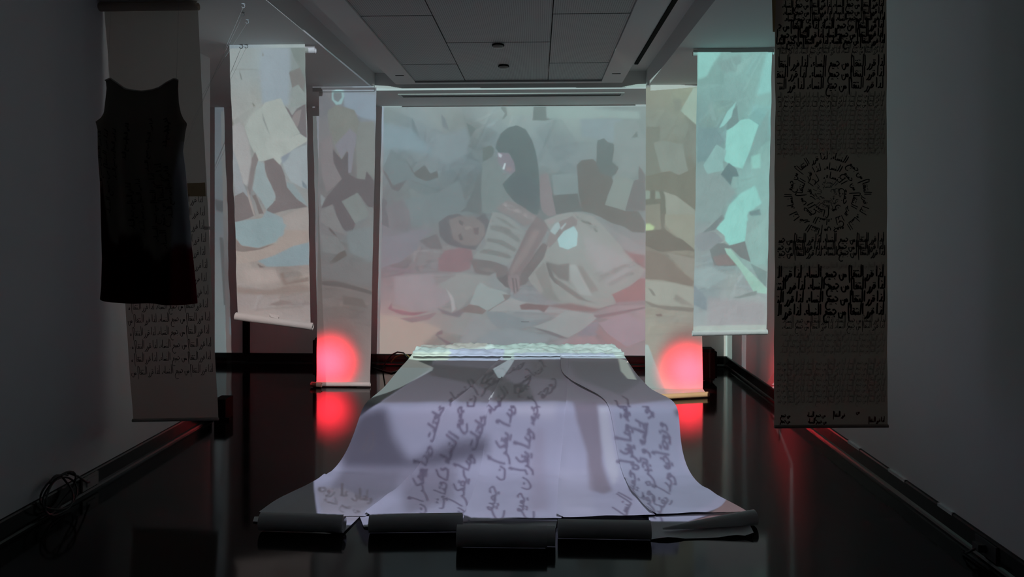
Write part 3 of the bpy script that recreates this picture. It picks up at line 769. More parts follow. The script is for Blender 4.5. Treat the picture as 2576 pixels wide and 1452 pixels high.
FRAME2 = [(1092, 907), (1575, 907), (1650, 985), (1716, 1016), (1740, 1100), (1770, 1190), (1838, 1256), (1815, 1285), (1732, 1311), (1400, 1309), (1190, 1307), (895, 1322), (800, 1318), (788, 1216), (862, 1120), (905, 1050), (958, 1012), (1080, 932)]
LAV = (0.46, 0.48, 0.72)
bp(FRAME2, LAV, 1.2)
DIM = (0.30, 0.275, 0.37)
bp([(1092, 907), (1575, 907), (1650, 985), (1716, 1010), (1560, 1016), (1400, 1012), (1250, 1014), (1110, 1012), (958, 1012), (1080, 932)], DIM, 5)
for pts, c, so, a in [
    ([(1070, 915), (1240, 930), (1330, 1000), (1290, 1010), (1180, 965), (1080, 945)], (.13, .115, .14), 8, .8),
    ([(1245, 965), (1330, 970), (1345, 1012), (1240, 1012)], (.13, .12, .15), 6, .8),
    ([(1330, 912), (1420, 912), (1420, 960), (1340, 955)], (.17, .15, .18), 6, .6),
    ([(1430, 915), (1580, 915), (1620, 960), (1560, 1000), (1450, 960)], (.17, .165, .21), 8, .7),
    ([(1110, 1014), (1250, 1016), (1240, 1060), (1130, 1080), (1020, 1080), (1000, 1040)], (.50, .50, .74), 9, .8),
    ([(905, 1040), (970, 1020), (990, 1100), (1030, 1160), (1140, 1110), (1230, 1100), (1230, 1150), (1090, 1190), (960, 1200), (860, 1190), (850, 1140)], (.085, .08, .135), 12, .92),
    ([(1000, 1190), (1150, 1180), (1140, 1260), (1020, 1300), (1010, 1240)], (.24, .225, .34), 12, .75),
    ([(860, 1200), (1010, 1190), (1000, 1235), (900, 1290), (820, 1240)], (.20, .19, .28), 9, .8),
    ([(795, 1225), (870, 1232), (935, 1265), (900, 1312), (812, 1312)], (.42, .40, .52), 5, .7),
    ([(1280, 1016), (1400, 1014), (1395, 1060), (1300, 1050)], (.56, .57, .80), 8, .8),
    ([(1440, 1014), (1502, 1014), (1512, 1090), (1516, 1180), (1540, 1240), (1520, 1250), (1478, 1238), (1478, 1150), (1450, 1060)], (.27, .235, .33), 5, .9),  # brown band drawn into the projected picture
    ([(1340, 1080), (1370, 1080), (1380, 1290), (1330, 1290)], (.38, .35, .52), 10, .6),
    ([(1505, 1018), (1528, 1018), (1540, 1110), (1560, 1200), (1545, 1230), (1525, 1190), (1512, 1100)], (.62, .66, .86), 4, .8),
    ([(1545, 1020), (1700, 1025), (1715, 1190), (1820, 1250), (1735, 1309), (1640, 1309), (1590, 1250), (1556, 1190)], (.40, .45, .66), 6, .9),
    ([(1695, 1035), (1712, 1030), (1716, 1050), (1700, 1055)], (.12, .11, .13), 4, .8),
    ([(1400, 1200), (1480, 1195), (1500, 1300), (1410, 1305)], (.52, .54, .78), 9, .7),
]:
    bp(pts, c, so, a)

bp([(1836, 1252), (1896, 1290), (1885, 1302), (1735, 1312), (1790, 1296), (1818, 1278)], (.30, .185, .205), 1.0)  # pink patch in the slide in place of scattered red light


def bed_text(text, path, h, k, wd, seed, dark=(.36, .29, .36)):
    """a line of writing along a path of picture positions; h the height of an alef there"""
    rnd = random.Random(seed)
    st, W = write(text, rnd, 3, .03)
    seg = [math.dist(path[i], path[i + 1]) for i in range(len(path) - 1)]
    L = sum(seg)

    def pos(x, y):
        d = max(0.0, min(L * .9999, x / W * L)); i = 0
        while i < len(seg) - 1 and d > seg[i]:
            d -= seg[i]; i += 1
        t = d / seg[i]
        (ax, ay), (bx, by) = path[i], path[i + 1]
        tx, ty = (bx - ax) / seg[i], (by - ay) / seg[i]
        hh = (h[0] + (h[1] - h[0]) * (x / W)) * .8
        ex, ey = -ty, tx * 1.0               # letter tops point away to the viewer's left
        if ex > 0:
            ex, ey = -ex, -ey
        ex, ey = ex, ey - .28 * abs(ex)
        return (ax + (bx - ax) * t + ex * y * hh, ay + (by - ay) * t + ey * y * hh)
    m = np.zeros((S2.h, S2.w), np.float32)
    for s in st:
        P = [uv2(bed_at(*pos(-q[0], q[1]))) for q in s]
        P = [((u - S2.u0) / S2.res, (v - S2.v0) / S2.res) for u, v in P]
        for (ax, ay), (bx, by) in zip(P, P[1:]):
            x0, x1 = int(min(ax, bx) - wd - 2), int(max(ax, bx) + wd + 3)
            y0, y1 = int(min(ay, by) - wd - 2), int(max(ay, by) + wd + 3)
            x0, y0 = max(0, x0), max(0, y0); x1, y1 = min(S2.w, x1), min(S2.h, y1)
            if x1 <= x0 or y1 <= y0:
                continue
            gx = np.arange(x0, x1)[None, :] + .5; gy = np.arange(y0, y1)[:, None] + .5
            dx, dy = bx - ax, by - ay; q = dx * dx + dy * dy + 1e-6
            t = np.clip(((gx - ax) * dx + (gy - ay) * dy) / q, 0, 1)
            D = np.hypot(gx - ax - t * dx, gy - ay - t * dy)
            m[y0:y1, x0:x1] = np.maximum(m[y0:y1, x0:x1], np.clip((wd - D) / 1.6 + .5, 0, 1))
    m = (blur(m, .8) * k)[..., None]
    S2.a[:] = S2.a * (1 - m) + m * S2.a * np.array(dark)


for a in [
    ('جميع النساء خائنات وبدأ يفكر أن', [(1262, 922), (1150, 1000), (1108, 1040), (1080, 1140), (1064, 1210), (1062, 1300)], (17, 36), .95, 1.9, 1),
    ('وبدأ يفكر أن جميع النساء خائنات', [(1320, 918), (1215, 985), (1162, 1030), (1156, 1095), (1134, 1150), (1112, 1290)], (17, 40), .95, 1.9, 2),
    ('أن جميع النساء خائنات وبدأ يفكر أن', [(1372, 925), (1270, 1000), (1222, 1060), (1192, 1140), (1168, 1230), (1156, 1305)], (17, 42), .95, 1.9, 3),
    ('أخيه، وبدأ يفكر أن جميع', [(1346, 945), (1292, 1020), (1284, 1060), (1268, 1180), (1250, 1230), (1236, 1308)], (22, 50), .95, 1.9, 4),
    ('زوجة أخيه، وبدأ يفكر أن جميع', [(1398, 960), (1358, 1020), (1335, 1090), (1328, 1170), (1322, 1230), (1312, 1308)], (24, 52), .95, 1.9, 5),
    ('راضية، وبدأ يفكر أن جميع النسا', [(1572, 1005), (1580, 1060), (1588, 1130), (1600, 1210), (1590, 1262), (1574, 1308)], (34, 46), .95, 1.9, 6),
    ('في ظلمه و تجبره وقرر', [(1632, 1018), (1630, 1060), (1622, 1120), (1630, 1190), (1638, 1240), (1634, 1300)], (34, 44), .92, 1.9, 7),
    ('و زوجة أخيه وبدأ يفكر', [(1668, 1070), (1680, 1130), (1684, 1180), (1690, 1220), (1682, 1265), (1655, 1306)], (34, 48), .92, 1.9, 8),
]:
    bed_text(*a)


def flat_text(text, path, h, k, wd, seed):
    rnd = random.Random(seed)
    st, W = write(text, rnd)
    (ax, ay), (bx, by) = path
    out = []
    for s in st:
        out.append([(ax + (bx - ax) * (-q[0] / W), ay + (by - ay) * (-q[0] / W) - q[1] * h) for q in s])
    for s in out:
        for p, q in zip(s, s[1:]):
            dx, dy = q[0] - p[0], q[1] - p[1]; L = math.hypot(dx, dy) + 1e-6
            nx, ny = -dy / L * wd, dx / L * wd
            bp([(p[0] + nx, p[1] + ny), (q[0] + nx, q[1] + ny), (q[0] - nx, q[1] - ny), (p[0] - nx, p[1] - ny)], (.16, .14, .18), .8, k)


flat_text('وطلق على زوجه', ((936, 1262), (798, 1236)), 26, .8, 2.2, 11)
flat_text('من جميع النساء', ((905, 1292), (812, 1262)), 18, .6, 1.8, 12)
flat_text('أراد', ((941, 1128), (905, 1134)), 30, .75, 2.0, 13)
S2.a[:2] = 0; S2.a[-2:] = 0; S2.a[:, :2] = 0; S2.a[:, -2:] = 0
S1.a[:2] = 0; S1.a[-2:] = 0; S1.a[:, :2] = 0; S1.a[:, -2:] = 0


def projector(name, at, fwd, right, up, slide, power, cone):
    top = float(np.percentile(slide.a[slide.a > 0.01], 90))   # keep the film itself near 1 and put the strength in the lamp
    slide.a /= top
    power *= top
    ld = bpy.data.lights.new(name, 'SPOT')
    ld.energy = power
    ld.spot_size = math.radians(cone)
    ld.spot_blend = 0.0
    ld.shadow_soft_size = 0.0
    ld.use_nodes = True
    nt = ld.node_tree
    em = nt.nodes['Emission']
    geo = nt.nodes.new('ShaderNodeNewGeometry')

    def dotn(v):
        n = nt.nodes.new('ShaderNodeVectorMath'); n.operation = 'DOT_PRODUCT'
        n.inputs[1].default_value = tuple(-q for q in v)
        nt.links.new(geo.outputs['Incoming'], n.inputs[0])
        return n.outputs['Value']

    def mth(op, a, b):
        n = nt.nodes.new('ShaderNodeMath'); n.operation = op
        for i, q in enumerate((a, b)):
            if isinstance(q, (int, float)):
                n.inputs[i].default_value = q
            else:
                nt.links.new(q, n.inputs[i])
        return n.outputs[0]
    f = dotn(fwd)
    u = mth('DIVIDE', dotn(right), f); v = mth('DIVIDE', dotn(up), f)
    x = mth('DIVIDE', mth('SUBTRACT', u, slide.u0), slide.w * slide.res)
    y = mth('DIVIDE', mth('SUBTRACT', v, slide.v0), slide.h * slide.res)
    cx = nt.nodes.new('ShaderNodeCombineXYZ')
    nt.links.new(x, cx.inputs[0]); nt.links.new(y, cx.inputs[1])
    tx = nt.nodes.new('ShaderNodeTexImage')
    tx.image = slide.image(name + '_film'); tx.extension = 'CLIP'; tx.interpolation = 'Linear'
    nt.links.new(cx.outputs[0], tx.inputs['Vector'])
    nt.links.new(tx.outputs['Color'], em.inputs['Color'])
    em.inputs['Strength'].default_value = 1.0
    ob = bpy.data.objects.new(name, ld)
    COL.objects.link(ob)
    ob.location = at
    ob.rotation_euler = Vector(fwd).to_track_quat('-Z', 'Y').to_euler()
    return ob


KP1 = 4 * math.pi ** 2 / 0.70
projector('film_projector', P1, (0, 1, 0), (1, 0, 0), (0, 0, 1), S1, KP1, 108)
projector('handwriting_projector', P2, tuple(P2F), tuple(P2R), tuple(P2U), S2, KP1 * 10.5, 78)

# ---------------------------------------------------------------- materials
def material(name, base, rough=.6, spec=.3, bump=None, mottle=None, translucent=None, metal=0.0, emit=None):
    m = bpy.data.materials.new(name); m.use_nodes = True
    nt = m.node_tree; b = nt.nodes['Principled BSDF']
    b.inputs['Base Color'].default_value = (*base, 1)
    b.inputs['Roughness'].default_value = rough
    b.inputs['Specular IOR Level'].default_value = spec
    b.inputs['Metallic'].default_value = metal
    out = nt.nodes['Material Output']
    tc = nt.nodes.new('ShaderNodeTexCoord')
    col_out = None
    if mottle:
        n = nt.nodes.new('ShaderNodeTexNoise'); n.inputs['Scale'].default_value = mottle[0]; n.inputs['Detail'].default_value = 5
        nt.links.new(tc.outputs['Object'], n.inputs['Vector'])
        r = nt.nodes.new('ShaderNodeMix'); r.data_type = 'RGBA'
        r.inputs[6].default_value = (*[c * (1 - mottle[1]) for c in base], 1)
        r.inputs[7].default_value = (*[min(1, c * (1 + mottle[1])) for c in base], 1)
        nt.links.new(n.outputs['Fac'], r.inputs[0])
        col_out = r.outputs[2]
        nt.links.new(col_out, b.inputs['Base Color'])
    nrm = None
    if bump:
        n = nt.nodes.new('ShaderNodeTexNoise'); n.inputs['Scale'].default_value = bump[0]; n.inputs['Detail'].default_value = 6
        n.inputs['Roughness'].default_value = .6
        nt.links.new(tc.outputs['Object'], n.inputs['Vector'])
        k = nt.nodes.new('ShaderNodeBump'); k.inputs['Strength'].default_value = bump[1]; k.inputs['Distance'].default_value = bump[2]
        nt.links.new(n.outputs['Fac'], k.inputs['Height'])
        nrm = k.outputs['Normal']
        nt.links.new(nrm, b.inputs['Normal'])
    if translucent:
        df = nt.nodes.new('ShaderNodeBsdfDiffuse'); tr = nt.nodes.new('ShaderNodeBsdfTranslucent'); mx = nt.nodes.new('ShaderNodeMixShader')
        df.inputs[0].default_value = (*base, 1); tr.inputs[0].default_value = (*translucent[1], 1)
        if col_out:
            nt.links.new(col_out, df.inputs[0])
        if nrm:
            nt.links.new(nrm, df.inputs['Normal'])
        mx.inputs[0].default_value = translucent[0]
        nt.links.new(df.outputs[0], mx.inputs[1]); nt.links.new(tr.outputs[0], mx.inputs[2])
        nt.links.new(mx.outputs[0], out.inputs['Surface'])
    if emit:
        b.inputs['Emission Color'].default_value = (*emit[0], 1); b.inputs['Emission Strength'].default_value = emit[1]
    return m


M_WALL = material('white_wall_paint', (.76, .76, .765), .8, .15, bump=(60, .08, .004), mottle=(3, .03))
M_CEIL = material('white_ceiling_paint', (.70, .70, .70), .85, .1, bump=(80, .06, .003))
M_FLOOR = material('black_gloss_floor', (.004, .004, .0045), .13, .22, bump=(2.2, .05, .004), mottle=(6, .5))
_nt = M_FLOOR.node_tree
_n = _nt.nodes.new('ShaderNodeTexNoise'); _n.inputs['Scale'].default_value = 3.0; _n.inputs['Detail'].default_value = 6
_tc = _nt.nodes.new('ShaderNodeTexCoord'); _nt.links.new(_tc.outputs['Object'], _n.inputs['Vector'])
_mr = _nt.nodes.new('ShaderNodeMapRange'); _mr.inputs['To Min'].default_value = .06; _mr.inputs['To Max'].default_value = .13
_nt.links.new(_n.outputs['Fac'], _mr.inputs['Value']); _nt.links.new(_mr.outputs[0], _nt.nodes['Principled BSDF'].inputs['Roughness'])
M_BASE = material('black_gloss_paint', (.004, .004, .004), .22, .28, bump=(25, .15, .004))
M_BLACK = material('matt_black', (.003, .003, .003), .7, .06)
M_PAPER = material('white_lining_paper', (.70, .695, .68), .9, .05, bump=(9, .35, .02), mottle=(5, .03), translucent=(.20, (.75, .62, .58)))
M_THIN = material('thin_lining_paper', (.70, .695, .68), .9, .05, bump=(9, .35, .02), mottle=(5, .05), translucent=(.45, (.75, .62, .58)))
M_BEDPAPER = material('smooth_white_paper', (.76, .755, .75), .9, .05, bump=(7, .12, .01), translucent=(.10, (.7, .68, .66)))
M_CREAM = material('cream_written_paper', (.55, .52, .48), .9, .05, bump=(14, .2, .01), mottle=(4, .05), translucent=(.26, (.62, .56, .52)))
M_BROWN = material('brown_kraft_paper', (.42, .355, .30), .9, .05, bump=(14, .2, .01), mottle=(3, .10), translucent=(.22, (.52, .42, .34)))
M_TAPE = material('masking_tape', (.50, .38, .22), .8, .1)
M_INK = material('black_ink', (.006, .006, .007), .7, .1)
M_INKG = material('grey_ink', (.05, .047, .045), .8, .1)
M_INKF = material('faded_ink', (.29, .24, .205), .8, .1)
M_INKR = material('dark_red_ink', (.09, .012, .012), .8, .1)
M_GRILLE = material('perforated_metal', (.40, .42, .42), .55, .3)
M_METAL = material('grey_metal', (.35, .35, .36), .4, .5)
M_CABLE = material('cable_rubber', (.012, .012, .012), .45, .4)
M_CABLEW = material('grey_cable', (.07, .07, .07), .5, .3)
M_YELLOW = material('yellow_cable', (.20, .14, .03), .5, .3)
M_PLASTIC = material('off_white_plastic', (.36, .36, .34), .4, .4)
M_LENS = material('red_lens', (.3, .01, .02), .3, .5, emit=((1, .02, .06), 3.0))
M_CLEAR = material('nylon_line', (.30, .31, .32), .3, .5)

# fine rows of holes in the metal ceiling panels: colour and relief only
_nt = M_GRILLE.node_tree
_b = _nt.nodes['Principled BSDF']; _tc = _nt.nodes.new('ShaderNodeTexCoord'); _sp = _nt.nodes.new('ShaderNodeSeparateXYZ')
_nt.links.new(_tc.outputs['Object'], _sp.inputs[0])


def _lines(axis, pitch, duty):
    a = _nt.nodes.new('ShaderNodeMath'); a.operation = 'MULTIPLY'; a.inputs[1].default_value = 1 / pitch
    f = _nt.nodes.new('ShaderNodeMath'); f.operation = 'FRACT'
    l = _nt.nodes.new('ShaderNodeMath'); l.operation = 'LESS_THAN'; l.inputs[1].default_value = duty
    _nt.links.new(_sp.outputs[axis], a.inputs[0]); _nt.links.new(a.outputs[0], f.inputs[0]); _nt.links.new(f.outputs[0], l.inputs[0])
    return l.outputs[0]


_mu = _nt.nodes.new('ShaderNodeMath'); _mu.operation = 'MULTIPLY'
_nt.links.new(_lines(0, .0145, .3), _mu.inputs[0]); _nt.links.new(_lines(1, .02, .75), _mu.inputs[1])
_mx = _nt.nodes.new('ShaderNodeMix'); _mx.data_type = 'RGBA'
_mx.inputs[6].default_value = (.42, .44, .44, 1); _mx.inputs[7].default_value = (.22, .23, .23, 1)
_nt.links.new(_mu.outputs[0], _mx.inputs[0]); _nt.links.new(_mx.outputs[2], _b.inputs['Base Color'])


# ---------------------------------------------------------------- mesh helpers
class MB:
    def __init__(self):
        self.v, self.f = [], []

    def quad(self, *p):
        n = len(self.v); self.v += [tuple(q) for q in p]; self.f.append(tuple(range(n, n + len(p))))

    def box(self, x0, x1, y0, y1, z0, z1):
        n = len(self.v)
        self.v += [(x, y, z) for z in (z0, z1) for y in (y0, y1) for x in (x0, x1)]
        self.f += [tuple(n + i for i in q) for q in ((0, 2, 3, 1), (4, 5, 7, 6), (0, 1, 5, 4), (2, 6, 7, 3), (0, 4, 6, 2), (1, 3, 7, 5))]

    def grid(self, rows, close=False):
        n = len(self.v); w = len(rows[0])
        for r in rows:
            self.v += [tuple(q) for q in r]
        for j in range(len(rows) - 1):
            for i in range(w - 1 + (1 if close else 0)):
                a, b = n + j * w + i, n + j * w + (i + 1) % w
                self.f.append((a, b, b + w, a + w))

    def tube(self, pts, r, k=8):
        pts = [Vector(p) for p in pts]; rows = []
        for i, p in enumerate(pts):
            t = (pts[min(i + 1, len(pts) - 1)] - pts[max(i - 1, 0)]).normalized()
            a = t.cross(Vector((0, 0, 1)))
            if a.length < .05:
                a = t.cross(Vector((1, 0, 0)))
            a.normalize(); b = t.cross(a)
            rr = r[i] if isinstance(r, (list, tuple)) else r
            rows.append([p + (a * math.cos(2 * math.pi * q / k) + b * math.sin(2 * math.pi * q / k)) * rr for q in range(k)])
        n = len(self.v)
        self.grid(rows, close=True)
        self.f.append(tuple(n + i for i in reversed(range(k)))); self.f.append(tuple(n + (len(rows) - 1) * k + i for i in range(k)))

    def build(self, name, mat, parent=None, smooth=False):
        me = bpy.data.meshes.new(name); me.from_pydata(self.v, [], self.f); me.update()
        if smooth:
            me.polygons.foreach_set('use_smooth', [True] * len(me.polygons))
        me.materials.append(mat)
        o = bpy.data.objects.new(name, me); COL.objects.link(o)
        if parent:
            o.parent = parent
            if parent.type == 'EMPTY' or parent.location.length > 0:
                o.matrix_parent_inverse = parent.matrix_basis.inverted()
        return o


def tag(o, label=None, cat=None, group=None, kind=None):
    for k, v in (('label', label), ('category', cat), ('group', group), ('kind', kind)):
        if v:
            o[k] = v
    return o


def thing(name, label, cat, loc, group=None):
    o = bpy.data.objects.new(name, None); COL.objects.link(o); o.location = loc; o.empty_display_size = .1
    return tag(o, label, cat, group)


def structure(name, mb, mat, label=None):
    return tag(mb.build(name, mat), label, None, None, 'structure')


# ---------------------------------------------------------------- the room
YN = -3.5                         # the room goes on behind the camera
XA = -4.7                         # side wall of the alcove
YE = 5.55                         # where the left wall ends
m = MB(); m.box(XA - .2, XR + .2, YN - .2, YB + .2, -.1, 0); structure('floor', m, M_FLOOR, 'glossy black floor mirroring the red lit scrolls')
m = MB(); m.box(XA - .2, XR + .2, YB, YB + .15, 0, 3.2); wall_back = structure('wall_back', m, M_WALL, 'white end wall that the film is thrown on')
m = MB(); m.box(XL - .15, XL, YN, YE, 0, 3.2); structure('wall_left', m, M_WALL, 'white side wall behind the red hemmed dress')
m = MB(); m.box(XR, XR + .15, YN, YB, 0, 3.2); structure('wall_right', m, M_WALL, 'white side wall behind the brown written scroll')
m = MB(); m.box(XA - .15, XA, YE, YB, 0, 3.2); m.box(XA, XL - .15, YE - .15, YE, 0, 3.2); structure('wall_alcove', m, M_WALL, 'white walls of the alcove past the end of the side wall')
m = MB(); m.box(XA, XR, YN - .15, YN, 0, 3.2); structure('wall_front', m, M_BLACK)


def skirting(name, path, nrm):
    """black board with a rounded top and a quarter round at its foot; path on the floor, nrm towards the room"""
    prof = [(.0, .0), (.034, .0), (.032, .012), (.026, .022), (.016, .03), (.015, .108), (.011, .117), (.004, .12), (0, .12)]
    m = MB()
    rows = [[Vector((p[0] + nrm[0] * a, p[1] + nrm[1] * a, b)) for a, b in prof] for p in path]
    m.grid(rows)
    return structure(name, m, M_BASE)


skirting('baseboard_left', [(XL, YN), (XL, YE)], (1, 0)).data.flip_normals()
skirting('baseboard_right', [(XR, YN), (XR, YB)], (-1, 0))
skirting('baseboard_back', [(XA, YB), (XR, YB)], (0, -1)).data.flip_normals()
m = MB(); m.box(XL - .15, XL, YE, YE + .015, 0, .12); structure('baseboard_end', m, M_BASE)

# low ceiling round a recess that holds a hung raft of perforated panels
RX0, RX1, RY1 = -1.67, 1.09, 6.94
ZR = 3.17
m = MB()
m.box(XA - .2, RX0, YN - .2, YB + .1, HC, 3.35); m.box(RX1, XR + .2, YN - .2, YB + .1, HC, 3.35); m.box(RX0, RX1, RY1, YB + .1, HC, 3.35)
m.box(RX0, RX1, YN - .2, RY1, ZR, 3.35)
structure('ceiling', m, M_CEIL, 'white ceiling, low at the sides and stepped up to a recess')
m = MB(); m.box(.93, .965, -1.5, 6.62, ZR - .012, ZR + .002); structure('trim_1', m, M_BLACK, 'long black slot in the ceiling recess')
# raft
ZF = 3.03
RA, RB, RE = -1.43, .84, 6.84     # outer edges
IA, IB, IE = -1.22, .63, 6.76     # inner opening
raft = thing('ceiling_raft', None, None, (0, 3, ZF)); tag(raft, 'hung ceiling raft of perforated metal panels in a plain border', None, None, 'structure')
m = MB()
m.box(RA, IA, YN, RE, ZF, ZF + .06); m.box(IB, RB, YN, RE, ZF, ZF + .06); m.box(IA, IB, IE, RE, ZF, ZF + .06)
m.build('raft_border', M_CEIL, raft)
m = MB(); m.box(IA, IB, IE - .012, IE, ZF - .004, ZF + .02); m.build('edge_trim', M_METAL, raft)
COLS = [(IA, -.72), (-.72, .10), (.10, IB)]
ys = [IE - .01 - .70 * k for k in range(0, 8)]
for k in range(7):
    for a, b in COLS:
        m = MB(); m.box(a + .004, b - .004, ys[k + 1] + .004, ys[k] - .004, ZF + .012 + .002 * ((k * 3 + int(a * 7)) % 2), ZF + .03)
        m.build('panel', M_GRILLE, raft)
for X in (-1.31, .735):
    m = MB(); m.box(X - .04, X + .04, 6.42, 6.435, ZF - .003, ZF + .005); m.build('slot', M_BLACK, raft)


def lathe(m, prof, cx, cy, k=20):
    rows = [[(cx + r * math.cos(2 * math.pi * q / k), cy + r * math.sin(2 * math.pi * q / k), z) for q in range(k)] for r, z in prof]
    m.grid(rows, close=True)


for px, py, nm, lb in [(1253, 112, 'smoke_detector', 'round ceiling disc on the panel seam, nearer of the two in the raft'),
                       (1267, 165, 'smoke_detector', 'round ceiling disc farther back in the raft, close to the bright film wall')]:
    p = on_z(px, py, ZF + .012)
    t = thing(nm, lb, 'smoke detector', p, 'round discs in the ceiling raft')
    m = MB(); lathe(m, [(.0, p.z - .0), (.046, p.z), (.05, p.z - .006), (.05, p.z - .012), (.0, p.z - .012)], p.x, p.y); m.build('ring', M_BLACK, t)
    m = MB(); lathe(m, [(.043, p.z - .010), (.040, p.z - .026), (.02, p.z - .032), (.001, p.z - .032)], p.x, p.y); m.build('cover', M_PLASTIC, t, True)
# linear diffuser let into the low ceiling by the film wall
dif = thing('air_diffuser', 'long slotted air grille in the ceiling above the film', 'grille', (-.28, 7.2, HC))
x0, x1 = -1.47, .90
m = MB(); m.box(x0, x1, 7.12, 7.135, HC - .011, HC + .0); m.box(x0, x1, 7.265, 7.28, HC - .011, HC); m.box(x0, x0 + .03, 7.135, 7.265, HC - .011, HC); m.box(x1 - .03, x1, 7.135, 7.265, HC - .011, HC)
m.build('frame', M_PLASTIC, dif)
m = MB(); m.box(x0 + .03, x1 - .03, 7.135, 7.265, HC - .0015, HC); m.build('slot', M_BLACK, dif)
for y in (7.17, 7.20, 7.23):
    m = MB(); m.box(x0 + .03, x1 - .03, y - .006, y + .006, HC - .005, HC - .001); m.build('blade', M_METAL, dif)
# a black upright on the wall behind the crumpled scroll
pa = on_y(612, 880, YB - .02); pb = on_y(627, 880, YB - .02)
m = MB(); m.box(pa.x, pb.x, YB - .04, YB, .12, 1.9); structure('trim_2', m, M_BLACK, 'black upright strip on the end wall')
# painted over wall socket
p = on_y(1321, 796, YB)
t = thing('blank_plate', 'small painted-over blank plate low on the film wall', 'wall plate', (p.x, YB, p.z))
m = MB(); m.box(p.x - .045, p.x + .045, YB - .004, YB, p.z - .06, p.z + .06); m.build('cover', M_WALL, t)
m = MB(); m.box(p.x - .045, p.x + .045, YB - .0045, YB, p.z - .064, p.z - .060); m.build('lower_edge', M_METAL, t)


# ---------------------------------------------------------------- hanging scrolls
def spiral_roll(A, B, r, turns=2.2, n=40, seg=14, up=Vector((0, 0, 1)), start=0.0, rn=None, wob=.0):
    """a sheet rolled about the axis A-B: a spiral drawn along the axis"""
    A, B = Vector(A), Vector(B)
    ax = (B - A).normalized(); e1 = (up - ax * up.dot(ax)).normalized(); e2 = ax.cross(e1)
    m = MB(); rows = []
    for j in range(seg + 1):
        f = j / seg; c = A.lerp(B, f); row = []
        kk = 1 + wob * math.sin(5 * f + 1)
        for i in range(n + 1):
            th = start + 2 * math.pi * turns * i / n
            rr = r * kk * (1 - .48 * i / n)
            row.append(c + e1 * math.cos(th) * rr + e2 * math.sin(th) * rr)
        rows.append(row)
    m.grid(rows)
    return m


class Scroll:
    def __init__(self, tl, tr, br, bl, seed, amp=.010, buckle=.008):
        self.c = [Vector(q) for q in (tl, tr, br, bl)]; self.seed = seed; self.amp = amp; self.buckle = buckle
        self.W = (self.c[1] - self.c[0]).length; self.H = (self.c[3] - self.c[0]).length

    def at(self, s, t, off=0.0):
        tl, tr, br, bl = self.c
        a = tl.lerp(tr, s); b = bl.lerp(br, s); p = a.lerp(b, t)
        k = min(1.0, t * 5)
        w = self.amp * noise.noise(Vector((s * 1.6, t * 5 + self.seed, self.seed * 1.7))) * k
        k *= min(1.0, .25 + (1 - t) * 6); w *= min(1.0, .25 + (1 - t) * 6)
        w += self.amp * .35 * noise.noise(Vector((s * 6, t * 16, self.seed + 9))) * k
        w += self.buckle * math.sin(math.pi * s) * math.sin(t * 4 + self.seed)
        e = .0035 * noise.noise(Vector((s * 2, t * 14, self.seed + 4)))
        return p + Vector((e, -w - off, 0))

    def sheet(self, nx=16, ny=90):
        m = MB(); m.grid([[self.at(i / nx, j / ny) for i in range(nx + 1)] for j in range(ny + 1)])
        return m


def ribbons(m, strokes, place, pen, off):
    """ink strokes as thin ribbons laid on a surface: place(x, y, off) -> point; strokes in its own units"""
    for s in strokes:
        L, R = [], []
        n = len(s)
        for i, (x, y) in enumerate(s):
            x0, y0 = s[max(0, i - 1)]; x1, y1 = s[min(n - 1, i + 1)]
            dx, dy = x1 - x0, y1 - y0; d = math.hypot(dx, dy) + 1e-9
            w = pen * (.75 + .45 * abs(dx * .8 - dy * .6) / d) * (.7 if i in (0, n - 1) and n > 3 else 1)
            nx, ny = -dy / d * w, dx / d * w
            L.append(place(x + nx, y + ny, off)); R.append(place(x - nx, y - ny, off))
        m.grid([L, R])


def text_row(sc, root, y_t, x0, x1, h, pen, mat, seed, text=None, slope=0.0, wob=.03, n=3):
    """one written line across a scroll; x0, x1 in metres from its left edge, y_t share of its height"""
    rnd = random.Random(seed)
    text = text or PHRASE * (2 if h > .03 else 3)
    st, W = write(text, rnd, n, wob)
    width = x1 - x0
    out = []
    for s in st:
        q = [(x1 + x * h * .68, y_t * sc.H - y * h - slope * (x * h * .68)) for x, y in s]
        if min(a for a, b in q) < x0:
            continue
        out.append(q)
    m = MB()
    ribbons(m, out, lambda x, y, o: sc.at(x / sc.W, y / sc.H, o), pen, .0015)
    return m.build('writing', mat, root)


def hang(name, label, cat_group, tl, tr, br, bl, mat, seed, amp=.01, buckle=.006):
    sc = Scroll(tl, tr, br, bl, seed, amp, buckle)
    mid = (sc.c[0] + sc.c[1]) / 2
    root = thing(name, label, 'scroll', mid, cat_group)
    sc.sheet().build('sheet', mat, root, True)
    return sc, root


G = 'paper scrolls hung from the ceiling'
# crumpled bright scroll between the dress and the film wall
c = [on_y(577, 104, D_SC1), on_y(767, 104, D_SC1), on_y(781, 818, D_SC1 - .05), on_y(598, 792, D_SC1 - .05)]
for q in c[:2]:
    q.z = HC - .002
sc, sroot = hang('hanging_scroll', 'bright crumpled white scroll ending in a slanting roll above the floor', G, *c, M_PAPER, 3, .016, .010)
spiral_roll(c[3] + Vector((-.0, -.034, -.008)), c[2] + Vector((.03, -.034, -.008)), .030, wob=.06).build('rolled_end', M_PAPER, sroot, True)
spiral_roll(c[0] + Vector((0, .035, -.036)), c[1] + Vector((.07, .035, -.036)), .030, 1.6).build('top_roll', M_PAPER, sroot, True)
m = MB(); a, b = on_y(678, 793, D_SC1 - .085), on_y(702, 797, D_SC1 - .085)
m.quad(a + Vector((0, 0, .012)), b + Vector((0, 0, .01)), b + Vector((-.005, -.006, -.014)), a + Vector((.01, -.008, -.012))); m.build('tape', M_PAPER, sroot)

